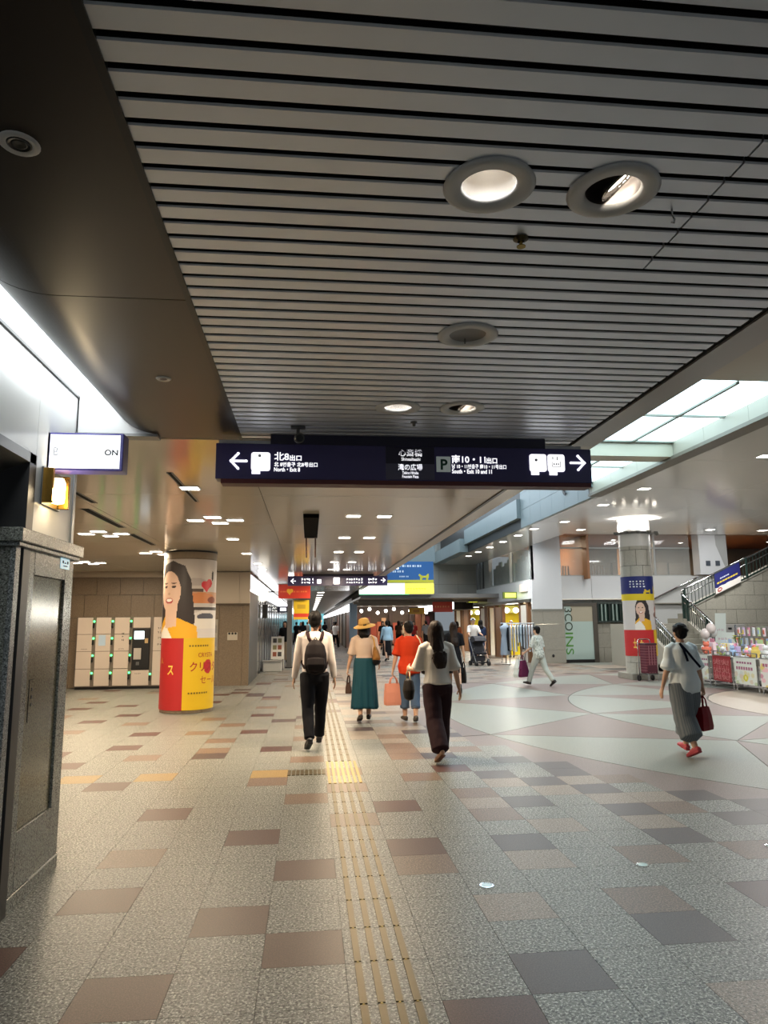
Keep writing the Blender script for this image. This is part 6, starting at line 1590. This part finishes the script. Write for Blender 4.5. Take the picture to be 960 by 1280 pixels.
def build_stalls():
    """a row of sale wagons along the plaza, banners to the left, soft toys and bags heaped on top"""
    X0 = 9.62; r = random.Random(21)
    cols = ['#d9dde2','#c8d8ea','#e8d2da','#e0c86a','#d58fa6','#9db7d8','#b8d09a','#e9e4d6','#c9b4dc','#d8765e']
    w = [(16.5,.72,'white printed',0),(15.55,.80,'red printed',1),(14.62,.86,'white flower printed',2),(13.62,.92,'pink and white printed',3),(12.6,.95,'plain white',4)]
    g = 'sale wagons on the plaza'
    for k, (y0, L, lab, kind) in enumerate(w):
        t = thing('sale_wagon', 'steel sale wagon with a '+lab+' front banner', 'stall', (X0, y0, 0), group=g, kind='thing')
        for x in (.03,.85):
            for y in (.03, L-.03): MB().tube([(x,y,0),(x,y,.84)], .016, 8).build('leg', m_chrome, t)
        MB().box(0,.88,0,L,.72,.75).build('table_top', m_whitem, t, bevel=.004)
        MB().box(.02,.86,.02,L-.02,.16,.19).build('lower_shelf', m_gmetal, t)
        MB().tube([(.03,.03,.84),(.03,L-.03,.84)], .012, 6).build('front_rail', m_chrome, t); MB().tube([(.85,.03,.84),(.85,L-.03,.84)], .012, 6).build('back_rail', m_chrome, t)
        for q in range(5): MB().tube([(.03,.03+(L-.06)*q/4,.75),(.03,.03+(L-.06)*q/4,.84)], .006, 6).build('rail_wire', m_chrome, t)
        W, H = L-.06, .58
        def place(u, v): return (-.004, L-.03-u, .16+v)
        if kind == 1:
            Lr = [('r',0,0,W,H,'#8e1a22')]
            for j in range(3):
                for q in range(7): Lr.append(('r',.06+.095*q,.1+.16*j,.06+.095*q+(.03 if (q+j)%3 else .06),.19+.16*j,'#b5525a'))
        elif kind == 3:
            Lr = [('r',0,0,W,H,'#d6d2cc')]+[('e',r.uniform(0,W),r.uniform(0,.45),.07,.05,r.choice(['#c98a9a','#d6c070','#b8c7a0','#e0b0b8'])) for q in range(16)]+[('r',.08+.09*q,.42,.15+.09*q,.5,'#a3506e') for q in range(8)]
        else:
            Lr = [('r',0,0,W,H,'#d3d6cf')]
            for q in range(14): Lr.append(('e',r.uniform(0,W),r.uniform(0,.26),.06,.05,r.choice(['#b9c2a0','#cdbfae','#c6ccc8','#d0c9a2'])))
            if kind in (0,2): Lr += [('r',.1+.095*q,.44,.17+.095*q,.50,'#8d4a6c') for q in range(6)]+[('r',.06+.09*q,.32,.13+.09*q,.38,'#9c5a76') for q in range(7)]
            if kind == 2: Lr += [('e',W*.5,.14,.09,.075,'#c7bd2e'),('e',W*.5,.14,.03,.03,'#e0dca0')]
        printed('front_banner', W, H, .022, place, Lr, m_ink, t)
        if kind == 1: text('lettering', 'SALE SALE', (-.008, L-.08, .36), (L-.18,.10), mat('sale_letter','#c98a88',.6), t, face=FACE_LEFT); text('lettering', 'SALE SALE', (-.008, L-.08, .54), (L-.18,.10), mat('sale_letter','#c98a88',.6), t, face=FACE_LEFT); text('lettering', 'SALE SALE', (-.008, L-.08, .20), (L-.18,.10), mat('sale_letter','#c98a88',.6), t, face=FACE_LEFT)
        MB().tube([(-.006,.02,.755),(-.006,L-.02,.755)], .008, 6).build('banner_rod', m_gmetal, t)
        # goods heaped on the wagon
        nm = 9 if k < 4 else 5
        for q in range(nm):
            cx = r.uniform(.1,.6); cy = .1+(L-.2)*(q+.5)/nm; cz = .75; col = cols[(q*3+k*5) % len(cols)]; cn = {'#d9dde2':'pale grey','#c8d8ea':'pale blue','#e8d2da':'pale pink','#e0c86a':'yellow','#d58fa6':'pink','#9db7d8':'sky blue','#b8d09a':'light green','#e9e4d6':'cream','#c9b4dc':'lilac','#d8765e':'coral'}[col]
            mm = mat('toy_'+col[1:], col, .7); sc = r.uniform(.8,1.25)
            if q % 3 == 0:
                o = thing('soft_toy', cn+' soft toy with round ears on the '+lab+' wagon', 'soft toy', (X0+cx, y0+cy, cz), r.uniform(0,6), 'soft toys heaped on the wagons', kind='thing')
                MB().sphere((0,0,.085*sc),.085*sc,.08*sc,.085*sc,12,8).build('belly', mm, o, smooth=True); MB().sphere((0,0,.20*sc),.065*sc,.06*sc,.06*sc,12,8).build('head', mm, o, smooth=True)
                for e in (-1,1):
                    MB().sphere((e*.045*sc,0,.255*sc),.022*sc,.014*sc,.024*sc,8,6).build('ear', mm, o, smooth=True); MB().sphere((e*.08*sc,-.02,.11*sc),.025*sc,.025*sc,.05*sc,8,6).build('arm', mm, o, smooth=True); MB().sphere((e*.05*sc,-.07,.03*sc),.032*sc,.05*sc,.03*sc,8,6).build('leg', mm, o, smooth=True)
            elif q % 3 == 1:
                o = thing('toy_packet', cn+' plastic packet of toys standing on the '+lab+' wagon', 'toy', (X0+cx, y0+cy, cz), r.uniform(-.5,.5)+1.57, 'packets standing on the wagons', kind='thing')
                hh = r.uniform(.22,.42); MB().prism([(-.09,-.05),(.09,-.05),(.09,.05),(-.09,.05)], 0, hh*.75).build('packet', mm, o, bevel=.02); MB().box(-.09,.09,-.008,.008,hh*.75,hh).build('header_card', mat('toy_'+cols[(q+k)%10][1:], cols[(q+k)%10], .7), o); MB().box(-.06,.06,-.054,-.05,.05,hh*.5).build('picture', mat('toy_'+cols[(q*2+3)%10][1:], cols[(q*2+3)%10], .7), o)
            else:
                o = thing('toy_ball_bag', cn+' net bag of balls heaped on the '+lab+' wagon', 'toy', (X0+cx, y0+cy, cz), 0, 'bags of balls on the wagons', kind='thing')
                for e in range(6): MB().sphere((r.uniform(-.07,.07),r.uniform(-.07,.07),.05+.05*(e//2)),.05,.05,.05,8,6).build('ball', mat('toy_'+cols[(e+q)%10][1:], cols[(e+q)%10], .7) if e % 2 else mm, o, smooth=True)
                MB().lathe([(.03,.17),(.012,.2),(.035,.25)], seg=8).build('tied_neck', mm, o)
    # hanging display rack behind the wagons, with cards on hooks
    t = thing('display_rack', 'tall wire rack behind the wagons hung with small packets', 'rack', (10.75, 15.2, 0), kind='thing')
    for y in (0,1.9): MB().tube([(0,y,0),(0,y,1.45)], .02, 8).build('upright', m_chrome, t); MB().box(-.25,.25,y-.02,y+.02,0,.03).build('foot', m_gmetal, t)
    for z in (.9,1.15,1.4): MB().tube([(0,0,z),(0,1.9,z)], .012, 6).build('cross_wire', m_chrome, t)
    for q in range(18):
        col = cols[(q*7) % 10]; z = (1.38,1.13)[q % 2]
        o = thing('toy_packet', ORD[q//2]+' packet from the left on the '+('upper','lower')[q % 2]+' wire of the rack behind the wagons', 'toy', (10.70, 15.25+.1*q, z), 0, 'packets hanging on the wire rack')
        MB().box(-.03,.0,-.04,.04,-.2,0).build('packet', mat('toy_'+col[1:], col, .7), o, bevel=.008); MB().box(-.004,.05,-.006,.006,-.02,-.012).build('hook', m_gmetal, o); MB().box(-.033,-.03,-.03,.03,-.15,-.05).build('picture', mat('toy_'+cols[(q*3+1)%10][1:], cols[(q*3+1)%10], .7), o)
    # potted yellow flower stand, pink mural board
    for n, (x, y, lab) in enumerate(((10.2,16.15,'bunch of yellow and green toy flowers standing above the red wagon'),(10.2,14.75,'small bunch of yellow toy flowers near the pink board'))):
        t = thing('toy_flowers', lab, 'toy flowers', (x, y, .75), kind='thing')
        MB().lathe([(.07,0),(.09,.16),(.08,.16),(.06,.02)], seg=12).build('pot', mat('pot_green','#6e7a3a',.6), t)
        for q in range(7):
            a = q*2.4; rr = .05+.02*q*.6; p = (rr*cos(a), rr*sin(a), .38+.05*(q%3))
            MB().tube([(0,0,.1),(rr*.5*cos(a),rr*.5*sin(a),.28),p], .007, 5).build('stem', mat('leaf_green','#5f7a34',.6), t)
            MB().lathe([(.001,.0),(.045,.012),(.05,.02),(.001,.03)], p, 8).build('flower_head', mat('flower_yellow','#dcc43c',.6) if q % 2 else mat('flower_lime','#a9b03a',.6), t)
    t = thing('picture_board', 'bright pink picture board with blue edge standing behind the right wagons', 'board', (10.75, 14.55, 0), kind='thing')
    for y in (-.05,-1.75): MB().box(0,.05,y-.05,y,0,1.42).build('post', mat('board_blue','#1f2a60',.5), t)
    W, H = 1.8, .72
    Lr = [('r',0,0,W,H,'#c03a66'),('r',0,H-.07,W,H,'#1f2a60'),('r',0,0,.07,H,'#1f2a60')]+[('e',r.uniform(.1,W),r.uniform(.05,.6),r.uniform(.05,.13),r.uniform(.04,.1),r.choice(['#e07a96','#e2b65a','#d9dbe0','#9a2a50','#e05a4a'])) for q in range(26)]
    MB().box(0,.03,-1.8,0,.7,1.42).build('panel', mat('board_back','#8a3050',.6), t)
    printed('printed_face', W, H, .03, lambda u, v: (-.004, -u, .7+v), Lr, m_ink, t)
    # white paper signs and balloons by the stair foot
    for n, (x, y, z, ww, hh, lab) in enumerate(((10.75,17.6,.95,.45,.5,'slanted pale poster on a stand at the stair foot'),(11.0,18.2,1.1,.28,.85,'tall narrow white poster on a stand by the stair rail'))):
        t = thing('poster_stand', lab, 'sign', (x, y, 0), radians(-20+12*n), kind='thing')
        MB().box(-.2,.2,-.15,.15,0,.02).build('foot', m_gmetal, t); MB().tube([(0,.02,0),(0,.02,z)], .015, 8).build('pole', m_chrome, t)
        MB().prism([(-ww/2,z-.2),(ww/2,z-.2),(ww/2+.05,z+hh-.2),(-ww/2+.05,z+hh-.2)], -.012, .012, axis='y').build('sheet', mat('poster_pale','#c9d3cf',.6), t)
        b = MB(); scribble(b, (-ww/2+.06,-.014,z+hh*.2), ww*.7, .07, 4, seed=n+30); b.build('print', mat('poster_ink','#b59aa8',.6), t)
    t = thing('bubble_balloon', 'clear and white balloon cluster above the plaza wagons, beside the column', 'balloons', (10.35, 17.6, 0), kind='thing')
    MB().box(-.15,.15,-.15,.15,0,.03).build('foot', m_gmetal, t); MB().tube([(0,0,.03),(0,0,1.2)], .012, 6).build('pole', m_chrome, t)
    for q, (x, y, z) in enumerate(((-.12,0,1.22),(.1,.02,1.26),(0,-.08,1.36),(-.02,.08,1.05))):
        MB().sphere((x,y,z),.12,.12,.14,12,8).build('balloon', mat('balloon_white','#d8dcdc',.15) if q % 2 else mat('balloon_pink','#dcd2d0',.15), t, smooth=True)
build_stalls()
def build_garment_racks():
    r = random.Random(8)
    for n, (x, y, lab, cs) in enumerate(((7.75,25.6,'clothes rail of pale blue and white garments in front of the corner pillar',['#aeb9c4','#8f9dab','#c4ccd2','#b9bfc4','#9fb0ba']),(7.95,27.4,'clothes rail of dark and denim garments outside the nearer lit shop',['#23262c','#3a4654','#7f93a3','#1b1c20','#5d6d7c']))):
        t = thing('clothes_rail', lab, 'clothes rail', (x, y, 0), radians(-20), kind='thing')
        for e in (-.45,.45): MB().tube([(e,0,.03),(e,0,1.5)], .016, 8).build('upright', m_chrome, t); MB().box(e-.02,e+.02,-.25,.25,0,.03).build('foot', m_gmetal, t)
        MB().tube([(-.47,0,1.5),(.47,0,1.5)], .016, 8).build('rail', m_chrome, t)
        for q in range(9):
            xx = -.4+.1*q; c = cs[q % 5]; z0 = r.uniform(.45,.8)
            o = thing('hanging_garment', ORD[q]+' garment from the left on the '+lab.split(' in front')[0].split(' outside')[0], 'garment', (x+xx*cos(radians(-20)), y+xx*sin(radians(-20)), 0), radians(-20)+r.uniform(-.1,.1), 'garments on the clothes rails', kind='thing')
            MB().prism([(-.2,1.38),(-.05,1.45),(.05,1.45),(.2,1.38),(.24,1.1),(.19,1.08),(.2,z0),(-.2,z0),(-.19,1.08),(-.24,1.1)], -.02, .02, axis='x').build('cloth', mat('garment_'+c[1:], c, .8), o)
            MB().tube([(0,-.06,1.445),(0,0,1.47),(0,.0,1.515)], .005, 5).build('hanger', m_gmetal, o)
    t = thing('display_dress_form', 'dress form in a long pale coat beside the clothes rails', 'mannequin', (7.25, 26.0, 0), radians(15), kind='thing')
    MB().lathe([(.16,0),(.16,.02),(.02,.04),(.02,.6)], seg=16).build('stand', m_gmetal, t)
    MB().lathe([(.2,.35),(.19,.6),(.15,.95),(.13,1.05),(.18,1.25),(.19,1.38),(.08,1.44),(.05,1.5),(.001,1.51)], seg=20).build('coat', mat('garment_8f9dab','#8f9dab',.8), t, smooth=True)
    MB().box(-.03,.03,-.2,-.13,.5,1.35).build('front_opening', mat('garment_23262c','#23262c',.8), t)
build_garment_racks()
bpy.data.scenes.remove(TS)
